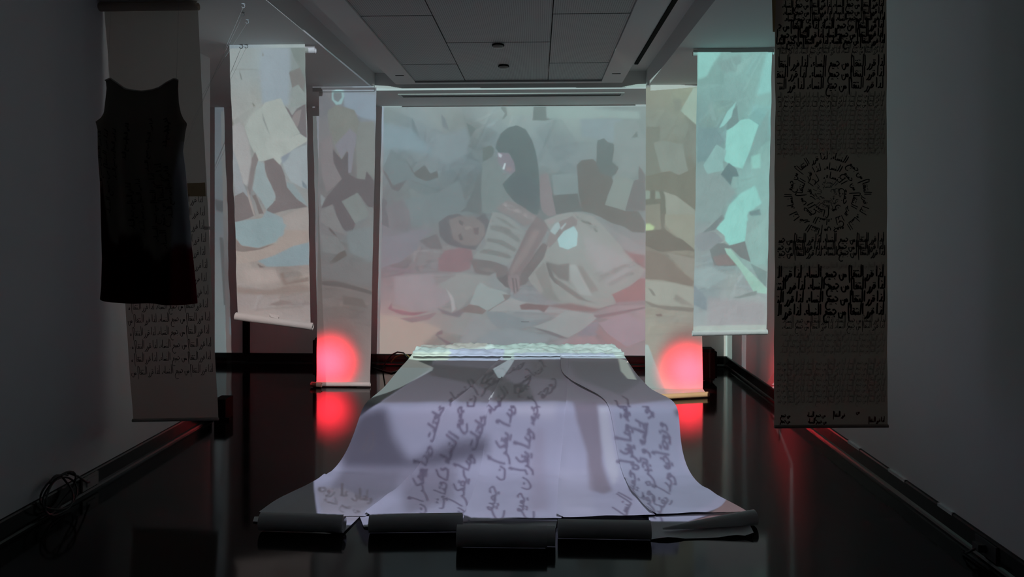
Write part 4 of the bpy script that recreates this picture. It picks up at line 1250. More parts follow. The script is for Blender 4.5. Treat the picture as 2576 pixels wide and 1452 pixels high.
# scroll that falls to the floor before a red lamp
c = [on_y(803, 219, D_L2), on_y(947, 219, D_L2), on_y(931, 968, D_L2 - .02), on_y(796, 968, D_L2 - .02)]
for q in c[:2]:
    q.z = HC - .002
for q in c[2:]:
    q.z = .035
l2s, l2root = hang('hanging_scroll', 'pale scroll glowing red near the floor, beside the black upright strip', G, *c, M_THIN, 11, .012, .008)
spiral_roll(c[3] + Vector((-.0, -.012, -.008)), c[2] + Vector((.005, -.012, -.008)), .024, wob=.05).build('rolled_end', M_PAPER, l2root, True)
spiral_roll(c[3] + Vector((-.04, -.035, -.006)), c[3] + Vector((.07, -.05, -.008)), .026, 1.5).build('torn_roll', M_BROWN, l2root, True)
a, b = on_y(786, 216, D_L2 - .03), on_y(941, 216, D_L2 - .03)
m = MB(); m.box(a.x, b.x, D_L2 - .03, D_L2 - .012, HC - .05, HC - .001); m.build('top_bar', M_PAPER, l2root)

# scroll that falls to the floor on the other side of the bed
c = [on_y(1625, 219, D_R2), on_y(1760, 219, D_R2), on_y(1768, 973, D_R2 - .02), on_y(1623, 973, D_R2 - .02)]
for q in c[:2]:
    q.z = HC - .002
for q in c[2:]:
    q.z = .012
r2s, r2root = hang('hanging_scroll', 'pale scroll glowing red near the floor, with its foot unrolled toward the bed', G, *c, M_THIN, 17, .012, .008)
fa, fb = on_z(1600, 1004, .02), on_z(1782, 994, .02)
m = MB(); m.grid([[c[3].lerp(c[2], i / 8) + Vector((0, -.004, 0)) for i in range(9)], [c[3].lerp(c[2], i / 8).lerp(fa.lerp(fb, i / 8), .3) + Vector((0, 0, -.004)) for i in range(9)],
                  [fa.lerp(fb, i / 8) + Vector((0, 0, -.012)) for i in range(9)]]); m.build('foot', M_PAPER, r2root, True)
spiral_roll(fa + Vector((0, 0, .006)), fb + Vector((0, 0, .006)), .026, 2.0, wob=.05).build('rolled_end', M_TAPE, r2root, True)

# bright scroll by the right-hand wall
c = [on_y(1755, 126, D_RS), on_y(1942, 126, D_RS), on_y(1928, 832, D_RS - .04), on_y(1744, 836, D_RS - .04)]
for q in c[:2]:
    q.z = HC - .002
rss, rsroot = hang('hanging_scroll', 'brightest blue green scroll, ending in a roll well above the floor', G, *c, M_PAPER, 23, .014, .008)
spiral_roll(c[3] + Vector((-.012, -.018, -.008)), c[2] + Vector((.0, -.018, -.008)), .022, wob=.05).build('rolled_end', M_PAPER, rsroot, True)
spiral_roll(c[0] + Vector((-.03, .03, -.03)), c[1] + Vector((.02, .03, -.03)), .026, 1.6).build('top_roll', M_PAPER, rsroot, True)

# written scroll behind the dress
ya, yb = 4.16, 4.30
c = [on_y(262, -4, ya), on_y(497, -4, ya), on_y(549, 1052, yb), on_y(335, 1056, yb)]
for q in c[:2]:
    q.z = HC - .002
was, waroot = hang('hanging_scroll', 'grey scroll with thin Arabic lines hanging behind the sleeveless dress', G, *c, M_CREAM, 31, .008, .006)
spiral_roll(c[3] + Vector((-.0, -.006, -.004)), c[2] + Vector((.004, -.006, -.004)), .011).build('hem', M_CREAM, waroot, True)
spiral_roll(c[0] + Vector((-.01, -.03, -.032)), c[1] + Vector((.02, -.03, -.032)), .03, 1.6).build('top_roll', M_BROWN, waroot, True)
a, b = on_y(478, 447, ya - .02), on_y(514, 480, ya - .02)
for k in range(14):
    py = 494 + k * 33.6
    t = (py - (-4)) / 1056.0
    text_row(was, waroot, t, .012, was.W * (.965 if k % 2 else .95), .052, .0017, M_INKG, 100 + k, slope=.015)
m = MB(); ps = [(.0, .425), (.985, .425), (.985, .452), (.0, .452)]
m.quad(*[was.at(s, t, .002) for s, t in ((.62, .428), (.985, .425), (.985, .458), (.62, .458))]); m.build('tape_patch', M_TAPE, waroot)
p = was.at(1.0, .535)
m = MB(); m.quad(p + Vector((-.03, -.003, .012)), p + Vector((.035, -.006, .010)), p + Vector((.038, -.004, -.008)), p + Vector((-.03, -.003, -.012))); m.build('tape', M_PAPER, waroot)

# brown written scroll by the right-hand wall
yc = 3.5
c = [on_y(1951, -112, yc), on_y(2230, -112, yc), on_y(2233, 1070, yc), on_y(1947, 1072, yc)]
for q in c[:2]:
    q.z = HC - .002
wbs, wbroot = hang('hanging_scroll', 'dark brown scroll full of Arabic writing around a ring of words', G, *c, M_BROWN, 41, .006, .004)
spiral_roll(c[3] + Vector((.0, -.004, -.003)), c[2] + Vector((0, -.004, -.003)), .009).build('hem', M_BROWN, wbroot, True)
m = MB(); a, b = on_y(1942, -112, yc + .03), on_y(1962, -112, yc + .03); d_, e_ = on_y(1962, 82, yc + .03), on_y(1944, 80, yc + .03)
m.grid([[a + Vector((0, 0, 0)), b], [e_.lerp(a, .5) + Vector((-.003, 0, 0)), d_.lerp(b, .5)], [e_, d_]]); m.build('folded_edge', M_TAPE, wbroot)
WB = wbs.W; TB = lambda py: (py + 112) / 1183.0
rows = []                          # (picture y of the baseline, letter height m, pen m, ink)
for py in (8, 27, 45, 61):
    rows.append((py, .036, .0026, M_INK))
for py, h, pn in ((80, .046, .0034), (102, .042, .0034), (118, .040, .0034)):
    rows.append((py, h, pn, M_INK))
for py in (131, 142):
    rows.append((py, .030, .0012, M_INKG))
for py in (175, 201, 230):
    rows.append((py, .054, .0030, M_INK))
for k in range(13):
    rows.append((252 + k * 11.8, .026, .0009, M_INKG if k < 3 else M_INKF))
for py in (613, 631, 646):
    rows.append((py, .044, .0026, M_INKG))
rows.append((677, .026, .0009, M_INKF))
for py in (700, 730, 762, 794):
    rows.append((py, .056, .0039, M_INK))
for py in (813, 828):
    rows.append((py, .036, .0012, M_INKG))
for k in range(4):
    rows.append((846 + k * 14, .024, .0008, M_INKF))
for k in range(8):
    rows.append((918 + k * 13.5, .028, .0009, M_INKF))
for k, (py, h, pn, ink) in enumerate(rows):
    text_row(wbs, wbroot, TB(py), .008, WB - .010 - (k % 3) * .004, h, pn, ink, 300 + k, n=3 if h > .03 else 2)
for py, x1, tx in ((1040, WB * .75, 'من'), (1048, WB * .62, 'قرر النتقام'), (1048, WB * .45, 'من جميع النساء'), (1048, WB * .14, 'من جميع'), (1062, WB * .97, 'لذا قرر النتقام'), (1064, WB * .46, 'من جميع النساء'), (1062, WB * .14, 'من جميع')):
    text_row(wbs, wbroot, TB(py), .004, x1, .026, .0022, M_INKR, 500 + int(py + x1 * 100), tx, n=2)
cpt = on_y(2083, 494, yc)
cx = (cpt.x - c[0].x) ; cy = TB(494) * wbs.H
for k, (rad, h, rep, ink) in enumerate(((.178, .036, 3, M_INK), (.126, .034, 2, M_INK), (.082, .036, 1, M_INK), (.056, .022, 1, M_INKG), (.034, .02, 1, M_INKG))):
    rnd = random.Random(900 + k)
    st, W = write(PHRASE * rep, rnd, 3)
    out = []
    for s in st:
        q = []
        for x, y in s:
            th = math.pi / 2 + .25 * k - (x / W) * -2 * math.pi * -1
            rr = rad + y * h
            q.append((cx + rr * math.cos(th), cy - rr * math.sin(th)))
        out.append(q)
    m = MB(); ribbons(m, out, lambda x, y, o: wbs.at(x / wbs.W, y / wbs.H, o), .0022 if k < 3 else .0013, .0015)
    m.build('ring_writing', ink, wbroot)

M_INKD = material('washed_ink', (.035, .03, .026), .9, .05)
# ---------------------------------------------------------------- the bed of paper strips
def smooth_path(P, it=2):
    for _ in range(it):
        P = [P[0]] + [(P[i - 1] + P[i] * 2 + P[i + 1]) / 4 for i in range(1, len(P) - 1)] + [P[-1]]
    return P


def resample(P, n):
    L = [0]
    for a, b in zip(P, P[1:]):
        L.append(L[-1] + (b - a).length)
    out = []
    for i in range(n + 1):
        d = L[-1] * i / n
        k = 0
        while k < len(P) - 2 and L[k + 1] < d:
            k += 1
        t = (d - L[k]) / max(1e-9, L[k + 1] - L[k])
        out.append(P[k].lerp(P[k + 1], t))
    return out


def edge(px, n=90):
    """edge of a strip from picture positions; stations shared between the two edges: top, front, floor"""
    lip_t = None
    P = [bed_at(*q) for q in px]
    # dense polyline, split where it passes the front lip and the floor so both edges keep in step
    top = [p for p in P if p.z > BED_Z - .001]
    mid = [p for p in P if .02 < p.z <= BED_Z - .001]
    flo = [p for p in P if p.z <= .02]
    lip = Vector(((top[-1].x + mid[0].x) / 2 if mid else top[-1].x, BED_Y, BED_Z))
    foot = Vector(((mid[-1].x * .5 + flo[0].x * .5), BED_Y - .03, .008))
    a = resample(top + [lip], 40); b = resample([lip] + mid + [foot], 22); c = resample([foot] + flo, 28)
    P = smooth_path(a + b[1:] + c[1:], 7)
    for _ in range(45):                # the paper sweeps out from the foot of the bed in a slack curve
        Q = P[:]
        for i in range(50, 78):
            w = math.sin(math.pi * (i - 49) / 29)
            Q[i] = P[i].lerp((P[i - 1] + P[i + 1]) / 2, w)
        P = Q
    return P


def shift(px, dx0, dx1):
    n = len(px) - 1
    return [(x + dx0 + (dx1 - dx0) * i / n, y) for i, (x, y) in enumerate(px)]


E1L = [(1044, 888), (1010, 925), (965, 982), (930, 1012), (906, 1050), (885, 1110), (868, 1165), (850, 1196), (790, 1216), (705, 1266), (652, 1302)]
SB = [(1272, 888), (1262, 903), (1214, 952), (1152, 1013), (1102, 1105), (1062, 1165), (1040, 1195), (1010, 1234), (965, 1268), (918, 1302)]
SA = [(1296, 888), (1286, 906), (1242, 998), (1232, 1013), (1224, 1080), (1218, 1130), (1208, 1195), (1192, 1252), (1166, 1318)]
SCc = [(1432, 888), (1429, 940), (1425, 1010), (1420, 1060), (1413, 1140), (1408, 1196), (1404, 1255), (1400, 1312)]
SD = [(1408, 888), (1412, 945), (1438, 974), (1481, 997), (1518, 1013), (1534, 1045), (1545, 1110), (1556, 1190), (1588, 1258), (1634, 1306)]
E5R = [(1566, 898), (1600, 950), (1640, 994), (1688, 1013), (1705, 1050), (1711, 1130), (1719, 1192), (1742, 1222), (1800, 1256), (1868, 1292), (1880, 1300)]
bed_things = []
M_LAST = {}


def strip(name, label, L, R, lift, seed, curl=None, base=None):
    a, b = edge(L), edge(R)
    n = len(a)
    rows = []
    NX = 14
    for j in range(n):
        row = []
        for i in range(NX + 1):
            s = i / NX
            p = a[j].lerp(b[j], s)
            f = j / (n - 1)
            q = noise.noise(Vector((s * 2.5, f * 9, seed))) * .004
            fold = .012 * max(0, noise.noise(Vector((s * 5 + seed, f * 2.5, 3.3)))) if f < .45 else 0
            up = lift + q + fold * .5
            back = .0
            fw = max(0.0, min(1.0, (j - 36) / 6)) * max(0.0, min(1.0, (74 - j) / 16))
            back = -(lift + abs(q)) * fw
            if s < .09 and curl is not False:
                e = (1 - s / .09) ** 2 * (.010 + .012 * max(-.5, noise.noise(Vector((f * 7, seed, 2)))))
                up += e
                if f > .74:
                    up += (1 - s / .09) ** 2 * .014
                back -= e * 1.2 * fw
            floor_fold = .010 * max(0, noise.noise(Vector((s * 3, f * 14, seed + 2)))) if f > .72 else 0
            row.append(Vector((p.x, p.y + back, max(.004, p.z + up + floor_fold))))
        rows.append(row)
    root = thing(name, label, 'paper sheet', (rows[40][NX // 2].x, BED_Y, 0), 'overlapping paper strips draped over the bed')
    m = MB(); m.grid(rows); m.build('sheet', M_BEDPAPER, root, True)
    return root, rows


GS = 'overlapping paper strips draped over the bed'
s1r, s1 = strip('paper_strip', 'outermost draped paper strip with a slit, its end loosely rolled apart from the others', E1L, shift(SB, 50, 0), .004, 1.3)
s2r, s2 = strip('paper_strip', 'draped paper strip narrowing toward the bed head, beside the slit', SB, shift(SA, 60, 10), .010, 2.1)
s3r, s3 = strip('paper_strip', 'draped paper strip whose thick roll lies farthest forward on the floor', SA, shift(SCc, 70, 12), .016, 3.7)
s4r, s4 = strip('paper_strip', 'draped paper strip crossed by a broad brown band of the projected picture, ending in a dark roll', SCc, shift(SD, 60, 14), .022, 4.4)
s5r, s5 = strip('paper_strip', 'draped paper strip on the lamp scroll side with a curved edge and half curled foot', SD, E5R, .028, 5.9)
# rolled ends, lying on the floor at the foot of each strip
def roll_px(ax, ay, bx, by, r, root, turns=2.3, start=0.0, mat=None, z=None, seg=14):
    A, B = on_z(ax, ay, r), on_z(bx, by, r)
    return spiral_roll(A, B, r, turns, 48, seg, start=start).build('rolled_end', mat or M_BEDPAPER, root, True)


roll_px(657, 1312, 866, 1318, .050, s1r, 1.7)
roll_px(930, 1317, 1164, 1314, .050, s2r, 2.2)
roll_px(1150, 1348, 1376, 1351, .056, s3r, 2.2)
roll_px(1372, 1349, 1397, 1350, .051, s3r, 2.0)
roll_px(1403, 1330, 1636, 1334, .050, s4r, 2.2)
# loose ends of the strips that run under the rolls
def tongue(root, pts, z=.006):
    m = MB(); q = [on_z(x, y, z) for x, y in pts]
    rows = [[q[0].lerp(q[1], i / 8) for i in range(9)], [q[3].lerp(q[2], i / 8) + Vector((0, 0, .004 * math.sin(i))) for i in range(9)]]
    m.grid(rows); return m.build('loose_end', M_BEDPAPER, root)


tongue(s1r, [(640, 1300), (915, 1290), (866, 1340), (636, 1312)])
tongue(s2r, [(905, 1300), (980, 1296), (960, 1330), (915, 1326)])
tongue(s3r, [(1160, 1300), (1402, 1308), (1398, 1330), (1160, 1330)], .010)
# the last strip: a flat foot with a cone-like curl over it
m = MB(); fo = [on_z(x, y, .006) for x, y in ((1632, 1300), (1870, 1288), (1896, 1350), (1636, 1358))]
m.grid([[fo[0].lerp(fo[1], i / 12).lerp(fo[3].lerp(fo[2], i / 12), j / 5) + Vector((0, 0, .010 * (j == 5) * max(0, math.sin(i * .8)) + .02 * (i == 12) * (j / 5))) for i in range(13)] for j in range(6)])
m.build('flat_foot', M_BEDPAPER, s5r, True)
A, B = on_z(1668, 1330, .022), on_z(1899, 1300, .048)
m = MB(); rows = []
ax = (B - A).normalized(); e1 = Vector((0, 0, 1)); e1 = (e1 - ax * e1.dot(ax)).normalized(); e2 = ax.cross(e1)
for j in range(15):
    f = j / 14; c0 = A.lerp(B, f); r = .006 + .040 * f ** .8
    rows.append([c0 + e1 * math.cos(th) * r * (1 - .3 * k / 30) + e2 * math.sin(th) * r * (1 - .3 * k / 30) for k, th in ((k, math.pi * 1.45 - 2 * math.pi * 1.15 * k / 30) for k in range(31))])
m.grid(rows); m.build('curled_edge', M_BEDPAPER, s5r, True)

# crumpled sheet along the bed head
rt = thing('crumpled_sheet', 'creased paper sheet bunched along the bed head below the film', 'paper sheet', (0, 6.2, BED_Z))
rows = []
for j in range(27):
    f = j / 26
    py = 905 - f * 35
    xl = 1038 + (0 if f < .3 else (f - .3) / .7 * 38) ; xr = 1570 - (0 if f < .2 else (f - .2) / .8 * 34) - f * f * 6
    row = []
    for i in range(81):
        s = i / 80
        p = on_z(xl + (xr - xl) * s, py, BED_Z)
        k = min(1, f * 6) * min(1, (1 - f) * 5 + .15)
        z = .034 + k * (.026 * noise.noise(Vector((s * 6, f * 5, 1))) + .030 * abs(noise.noise(Vector((s * 14, f * 9, 5)))) + .018 * noise.noise(Vector((s * 34, f * 14, 8)))) - .03 * max(0, f - .75) * 4
        row.append(p + Vector((0, .02 * noise.noise(Vector((s * 9, f * 3, 7))), max(.002, z))))
    rows.append(row)
m = MB(); m.grid(rows); m.build('sheet', M_BEDPAPER, rt, True)
m = MB(); pts = [r + Vector((0, -.006, .002 + .003 * math.sin(i * 1.3))) for i, r in enumerate(rows[0])]
m.tube(pts[::2], .006, 6); m.build('folded_edge', M_BEDPAPER, rt, True)
# the platform under the papers
a, b = on_z(934, 1012, BED_Z), on_z(1684, 1012, BED_Z)
c_, d_ = on_z(1556, 882, BED_Z), on_z(1056, 882, BED_Z)
m = MB(); zt = BED_Z - .012
q = [(a.x + .03, BED_Y + .05), (b.x - .03, BED_Y + .05), (c_.x - .03, c_.y - .04), (d_.x + .03, d_.y - .04)]
n0 = len(m.v); m.v += [(x, y, 0) for x, y in q] + [(x, y, zt) for x, y in q]
m.f += [(3, 2, 1, 0), (4, 5, 6, 7)] + [(i, (i + 1) % 4, (i + 1) % 4 + 4, i + 4) for i in range(4)]
tag(m.build('bed_platform', M_BLACK), 'dark platform hidden under the draped paper strips', 'bed')


# ---------------------------------------------------------------- sleeveless dress with a red dipped hem
YD = 3.2
dr = thing('sleeveless_dress', 'sleeveless dress with dark red dipped hem hanging before the thinly written scroll', 'dress', on_y(358, 200, YD))
LEFT = [(266, 203), (268, 222), (264, 260), (261, 285), (252, 300), (240, 305), (246, 327), (249, 400), (254, 465), (257, 560), (260, 650), (258, 720), (255, 750)]
RIGHT = [(449, 202), (448, 222), (450, 260), (455, 285), (462, 300), (471, 311), (466, 335), (460, 380), (467, 432), (475, 530), (482, 617), (492, 705), (497, 760)]
NECK = [(281, 198), (300, 212), (318, 225), (340, 229), (361, 231), (384, 228), (404, 222), (420, 210), (439, 199)]
MD = bpy.data.materials.new('dipped_cotton'); MD.use_nodes = True
_nt = MD.node_tree; _b = _nt.nodes['Principled BSDF']; _b.inputs['Roughness'].default_value = .9; _b.inputs['Specular IOR Level'].default_value = .05
_a = _nt.nodes.new('ShaderNodeVertexColor'); _a.layer_name = 'dye'
_df = _nt.nodes.new('ShaderNodeBsdfDiffuse'); _tr = _nt.nodes.new('ShaderNodeBsdfTranslucent'); _ms = _nt.nodes.new('ShaderNodeMixShader'); _ms.inputs[0].default_value = .12
_nt.links.new(_a.outputs['Color'], _df.inputs[0]); _nt.links.new(_a.outputs['Color'], _tr.inputs[0])
_nt.links.new(_df.outputs[0], _ms.inputs[1]); _nt.links.new(_tr.outputs[0], _ms.inputs[2]); _nt.links.new(_ms.outputs[0], _nt.nodes['Material Output'].inputs[0])


def interp(P, y):
    for (x0, y0), (x1, y1) in zip(P, P[1:]):
        if y <= y1:
            t = max(0, (y - y0) / max(1e-6, y1 - y0)); return x0 + (x1 - x0) * t
    return P[-1][0]


def neck_y(x):
    for (x0, y0), (x1, y1) in zip(NECK, NECK[1:]):
        if x <= x1:
            t = max(0, (x - x0) / (x1 - x0)); return y0 + (y1 - y0) * t
    return NECK[-1][1]


DYE = [(250, 462), (258, 466), (270, 472), (276, 476), (286, 530), (296, 600), (314, 618), (318, 590), (330, 586), (372, 588), (382, 620), (400, 640), (425, 655), (442, 628), (452, 616), (468, 612), (484, 622), (500, 624)]


def dye_y(x):
    for (x0, y0), (x1, y1) in zip(DYE, DYE[1:]):
        if x <= x1:
            return y0 + (y1 - y0) * max(0, (x - x0) / (x1 - x0))
    return 620


def panel(front):
    NX, NY = 60, 110
    rows, cols = [], []
    for j in range(NY + 1):
        f = j / NY
        row = []
        for i in range(NX + 1):
            s = i / NX
            # top boundary: shoulder, neckline, shoulder
            xt = 266 + (449 - 266) * s
            yt = 203 - 5 * min(1, s / .08) if s < .08 else (202 - 4 * min(1, (1 - s) / .055) if s > .945 else neck_y(xt))
            yb = 751 + 11 * min(1, s * 2.2) + 3 * math.sin(s * 9)
            y = yt + (yb - yt) * f
            xl, xr = interp(LEFT, y), interp(RIGHT, y)
            x = xl + (xr - xl) * s
            e = 1 - (2 * s - 1) ** 2
            dep = .075 * math.sqrt(max(0, e)) * min(1, .15 + f * 2.5)
            fold = (.014 * math.sin(s * 19 + 2 * noise.noise(Vector((s * 2, f * 1.5, 2)))) + .010 * noise.noise(Vector((s * 7, f * 2, 5)))) * min(1, f * 1.6) * math.sqrt(max(0, e))
            p = on_y(x, y, YD)
            p.y += (-dep - fold) if front else (dep * .8 + fold)
            row.append(p)
            d = y - dye_y(x) + 9 * noise.noise(Vector((x * .05, y * .02, 1))) + 5 * noise.noise(Vector((x * .3, y * .08, 4)))
            k = 1 / (1 + math.exp(-max(-30, min(30, d / 4.0))))
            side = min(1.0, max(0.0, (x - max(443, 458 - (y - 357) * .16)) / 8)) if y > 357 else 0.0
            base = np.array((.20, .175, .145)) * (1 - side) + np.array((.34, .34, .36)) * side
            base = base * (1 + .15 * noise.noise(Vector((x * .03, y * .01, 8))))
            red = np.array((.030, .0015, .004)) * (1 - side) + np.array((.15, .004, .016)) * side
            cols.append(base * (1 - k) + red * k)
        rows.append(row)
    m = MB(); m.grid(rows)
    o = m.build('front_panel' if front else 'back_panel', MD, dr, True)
    ca = o.data.color_attributes.new('dye', 'FLOAT_COLOR', 'POINT')
    buf = np.ones((len(cols), 4), np.float32); buf[:, :3] = np.array(cols)
    ca.data.foreach_set('color', buf.ravel())
    return rows


drows = panel(True)
panel(False)
m = MB(); m.tube([p + Vector((0, -.003, 0)) for p in drows[0]], .0035, 6); m.build('neck_binding', M_CREAM, dr, True)


def dpos(s, f, off):
    j = min(109.99, max(0, f * 110)); i = min(59.99, max(0, s * 60))
    a, b = int(j), int(i); u, v = j - a, i - b
    p = drows[a][b].lerp(drows[a][b + 1], v).lerp(drows[a + 1][b].lerp(drows[a + 1][b + 1], v), u)
    return p + Vector((0, -off, 0))


for k, (s0, f0, s1, f1, h) in enumerate([(.09, .24, .10, .52, .05), (.18, .22, .20, .62, .05), (.27, .20, .28, .44, .04), (.42, .16, .43, .34, .04), (.46, .44, .48, .66, .05), (.55, .42, .57, .68, .05), (.68, .14, .68, .40, .04),
                                         (.73, .40, .74, .72, .06), (.80, .36, .81, .76, .055), (.86, .38, .87, .62, .04), (.84, .16, .86, .30, .04)]):
    rnd = random.Random(700 + k)
    st, W = write(PHRASE, rnd, 2)
    m = MB()
    out = []
    for s in st:
        out.append([(s0 + (s1 - s0) * (-x / W) - y * h * 1.0, f0 + (f1 - f0) * (-x / W)) for x, y in s])
    ribbons(m, out, dpos, .0024, .003)
    m.build('writing', M_INKD, dr)
for (px, py) in ((272, 200), (444, 200)):
    p = on_y(px, py, YD); q = Vector((p.x + .01, p.y + .02, HC))
    m = MB(); m.tube([p, p.lerp(q, .5), q], .0005, 5); m.build('nylon_line', M_CLEAR, dr)
# little ceiling hooks with nylon lines
for k, (px, py) in enumerate(((612, 10), (611, 31), (622, 50))):
    p = on_z(px, py, HC)
    t = thing('ceiling_hook', ('small bright ceiling hook nearest the front beside the grey scroll', 'small bright ceiling hook, middle one of the three beside the grey scroll', 'small bright ceiling hook nearest the crumpled scroll')[k], 'hook', p, 'small hooks in the low ceiling')
    m = MB(); lathe(m, [(.001, p.z), (.012, p.z), (.012, p.z - .003), (.004, p.z - .005)], p.x, p.y, 10); m.build('plate', M_METAL, t)
    m = MB(); m.tube([p + Vector((.010 * math.sin(a), 0, -.014 - .010 * math.cos(a + math.pi))) for a in [i * .5 for i in range(10)]], .0018, 6); m.build('hook', M_METAL, t)
    e = on_y(462 + 20 * k, 372 - 60 * k, 4.0)
    m = MB(); m.tube([p + Vector((0, 0, -.02)), p.lerp(e, .5), e], .0005, 5); m.build('nylon_line', M_CLEAR, t)


# ---------------------------------------------------------------- red stage lamps on the floor behind the two floor-length scrolls
def floor_lamp(name, label, px0, px1, ptop, y, lens_px, lens_py, scroll_y, power):
    a = on_y(px0, ptop, y); b = on_y(px1, ptop, y)
    x0, x1, zt = min(a.x, b.x), max(a.x, b.x), a.z
    cx = (x0 + x1) / 2
    t = thing(name, label, 'lamp', (cx, y + .1, 0), 'red floor lamps behind the scrolls')
    bm = bmesh.new(); bmesh.ops.create_cube(bm, size=1)
    for v in bm.verts:
        v.co = Vector((cx + v.co.x * (x1 - x0), y + .11 + v.co.y * .20, .02 + (zt - .02) * (v.co.z + .5)))
    bmesh.ops.bevel(bm, geom=bm.edges[:], offset=.025, segments=3, affect='EDGES')
    me = bpy.data.meshes.new('housing'); bm.to_mesh(me); bm.free(); me.materials.append(M_BLACK)
    o = bpy.data.objects.new('housing', me); COL.objects.link(o); o.parent = t; o.matrix_parent_inverse = t.matrix_basis.inverted()
    for sx in (-1, 1):
        m = MB(); m.box(cx + sx * (x1 - x0) * .38 - .02, cx + sx * (x1 - x0) * .38 + .02, y + .03, y + .19, 0, .022); m.build('foot', M_BLACK, t)
    L = on_y(lens_px, lens_py, y)
    L.x = max(x0 + .06, min(x1 - .06, L.x)); L.z = max(.09, min(zt - .07, L.z))
    m = MB(); rows = [[(L.x + r * math.cos(2 * math.pi * k / 24), y + d, L.z + r * math.sin(2 * math.pi * k / 24)) for k in range(24)] for r, d in ((.075, .0), (.062, -.004), (.06, .006), (.055, .012))]
    m.grid(rows, close=True); m.build('lens_ring', M_BLACK, t)
    m = MB(); rows = [[(L.x + r * math.cos(2 * math.pi * k / 24), y + .008, L.z + r * math.sin(2 * math.pi * k / 24)) for k in range(24)] for r in (.055, .03, .002)]
    m.grid(rows, close=True); m.build('lens', M_LENS, t)
    ld = bpy.data.lights.new('red_lamp', 'SPOT'); ld.energy = power; ld.color = (1.0, .022, .05); ld.spot_size = math.radians(108); ld.spot_blend = 1.0; ld.shadow_soft_size = .03
    lo = bpy.data.objects.new('red_lamp', ld); COL.objects.link(lo); lo.location = (L.x, y - .015, L.z)
    lo.rotation_euler = Vector((0, -1, 0)).to_track_quat('-Z', 'Z').to_euler()
    lo.parent = t; lo.matrix_parent_inverse = t.matrix_basis.inverted()


floor_lamp('red_floor_lamp', 'black red lamp behind the glowing scroll by the upright strip', 784, 885, 852, 7.02, 850, 898, 6.75, 66)
floor_lamp('red_floor_lamp', 'black red lamp half hidden behind the glowing scroll by the right-hand wall', 1672, 1806, 880, 7.02, 1716, 918, 6.75, 66)

# ---------------------------------------------------------------- cables, sockets and small things on the floor
# looped cable behind the bed head
t = thing('cable_loop', 'black cable arched against the film wall beside the bed head', 'cable', on_z(1000, 935, 0))
pts = [on_z(962, 925, .01), on_y(975, 905, 7.0), on_y(985, 893, 6.9), on_y(1000, 886, 6.85), on_y(1015, 888, 6.8), on_y(1026, 898, 6.75), on_z(1040, 930, .05)]
m = MB(); m.tube([Vector((*q[:2], q[2])) if len(q) == 3 else q for q in pts], .008, 8); m.build('cable', M_CABLE, t, True)
m = MB(); m.tube([q + Vector((.03, .05, -.035)) for q in pts[1:-1]], .008, 8); m.build('yellow_cable', M_YELLOW, t, True)
m = MB(); m.tube([on_z(940, 925, .008), on_z(960, 932, .008), on_z(985, 938, .008), on_z(1010, 930, .008)], .008, 8); m.build('floor_cable', M_CABLE, t, True)
# dark box by the end of the left wall
p = on_z(565, 1052, 0)
t = thing('floor_box', 'small black box on the floor at the end of the side wall', 'box', p)
m = MB(); m.box(p.x - .06, p.x + .035, p.y - .06, p.y + .08, 0, .17); m.build('housing', M_BLACK, t)
m = MB(); m.box(p.x - .05, p.x + .075, p.y - .075, p.y - .055, 0, .022); m.build('foot', M_BLACK, t)
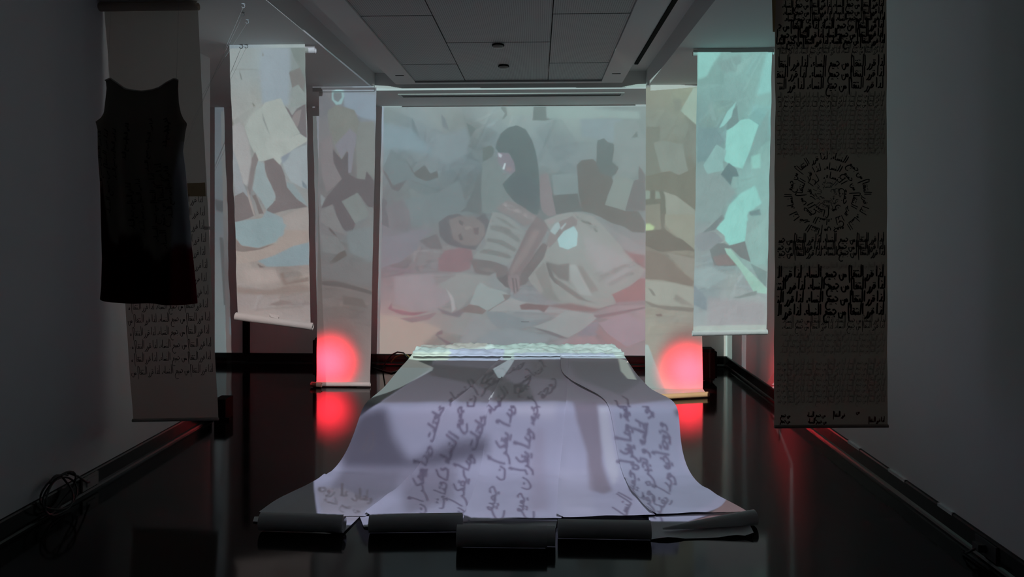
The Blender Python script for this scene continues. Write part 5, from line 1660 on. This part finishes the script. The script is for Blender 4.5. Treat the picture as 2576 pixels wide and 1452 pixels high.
# outlet and hanging cable coil on the left baseboard
p = on_x(225, 1207, XL + .016)
t = thing('wall_outlet', 'off-white outlet set in the black baseboard with a cable plugged in', 'outlet', p)
m = MB(); m.box(p.x, p.x + .010, p.y - .075, p.y + .07, .028, .105); m.build('plate', M_PLASTIC, t)
m = MB(); m.box(p.x + .010, p.x + .014, p.y - .04, p.y + .035, .045, .09); m.build('socket', M_METAL, t)
t2 = thing('cable_coil', 'coiled grey cable hanging at the baseboard beside the outlet', 'cable', on_x(150, 1300, XL + .03))
cpt = on_x(146, 1258, XL + .05)
m = MB(); P = []
for i in range(90):
    a = i / 90 * 2 * math.pi * 3.2 + 1.2; r = .10 + .02 * math.sin(i * .37)
    P.append(Vector((XL + .055 + .022 * math.sin(a * 1.3 + i * .05), cpt.y + r * 1.15 * math.cos(a), max(.012, .115 + r * .95 * math.sin(a)))))
m.tube(P, .0055, 6); m.build('coil', M_CABLEW, t2, True)
m = MB(); m.tube(smooth_path([Vector((XL + .06, cpt.y + .06, .21)), Vector((XL + .07, (cpt.y + p.y) / 2, .16)), Vector((XL + .06, p.y - .12, .11)), Vector((XL + .045, p.y - .06, .075)), Vector((XL + .03, p.y - .02, .068))], 1), .0055, 6); m.build('lead', M_CABLEW, t2, True)
# outlet low on the right baseboard
p = on_x(2482, 1378, XR - .016)
t = thing('wall_outlet', 'dark outlet with a plug in the baseboard near the corner of the brown scroll side', 'outlet', p)
m = MB(); m.box(p.x - .010, p.x, p.y - .08, p.y + .07, .03, .105); m.build('plate', M_CABLEW, t)
m = MB(); m.box(p.x - .045, p.x - .010, p.y - .01, p.y + .035, .05, .085); m.build('plug', M_CABLEW, t)
m = MB(); m.tube([Vector((p.x - .04, p.y + .012, .06)), Vector((p.x - .07, p.y + .03, .03)), Vector((p.x - .06, p.y + .08, .012)), Vector((p.x - .05, p.y - .1, .012))], .006, 6); m.build('lead', M_CABLEW, t, True)
# chips where the black paint on the right baseboard has gone
for px0, py0, px1, py1 in ((2138, 1103, 2167, 1126), (2241, 1178, 2282, 1206), (2366, 1264, 2402, 1289)):
    a, b = on_x(px0, py0, XR), on_x(px1, py1, XR)
    m = MB(); m.box(XR - .0165, XR + .0, min(a.y, b.y), max(a.y, b.y), .105, .1225); o = m.build('paint_chip', M_WALL, bpy.data.objects['baseboard_right'])
# added pale sheet standing in for a patch of projector light on the wall
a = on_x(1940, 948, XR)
t = thing('wall_light_patch', 'small added sheet standing in for a patch of film light on the side wall', 'light patch', a)
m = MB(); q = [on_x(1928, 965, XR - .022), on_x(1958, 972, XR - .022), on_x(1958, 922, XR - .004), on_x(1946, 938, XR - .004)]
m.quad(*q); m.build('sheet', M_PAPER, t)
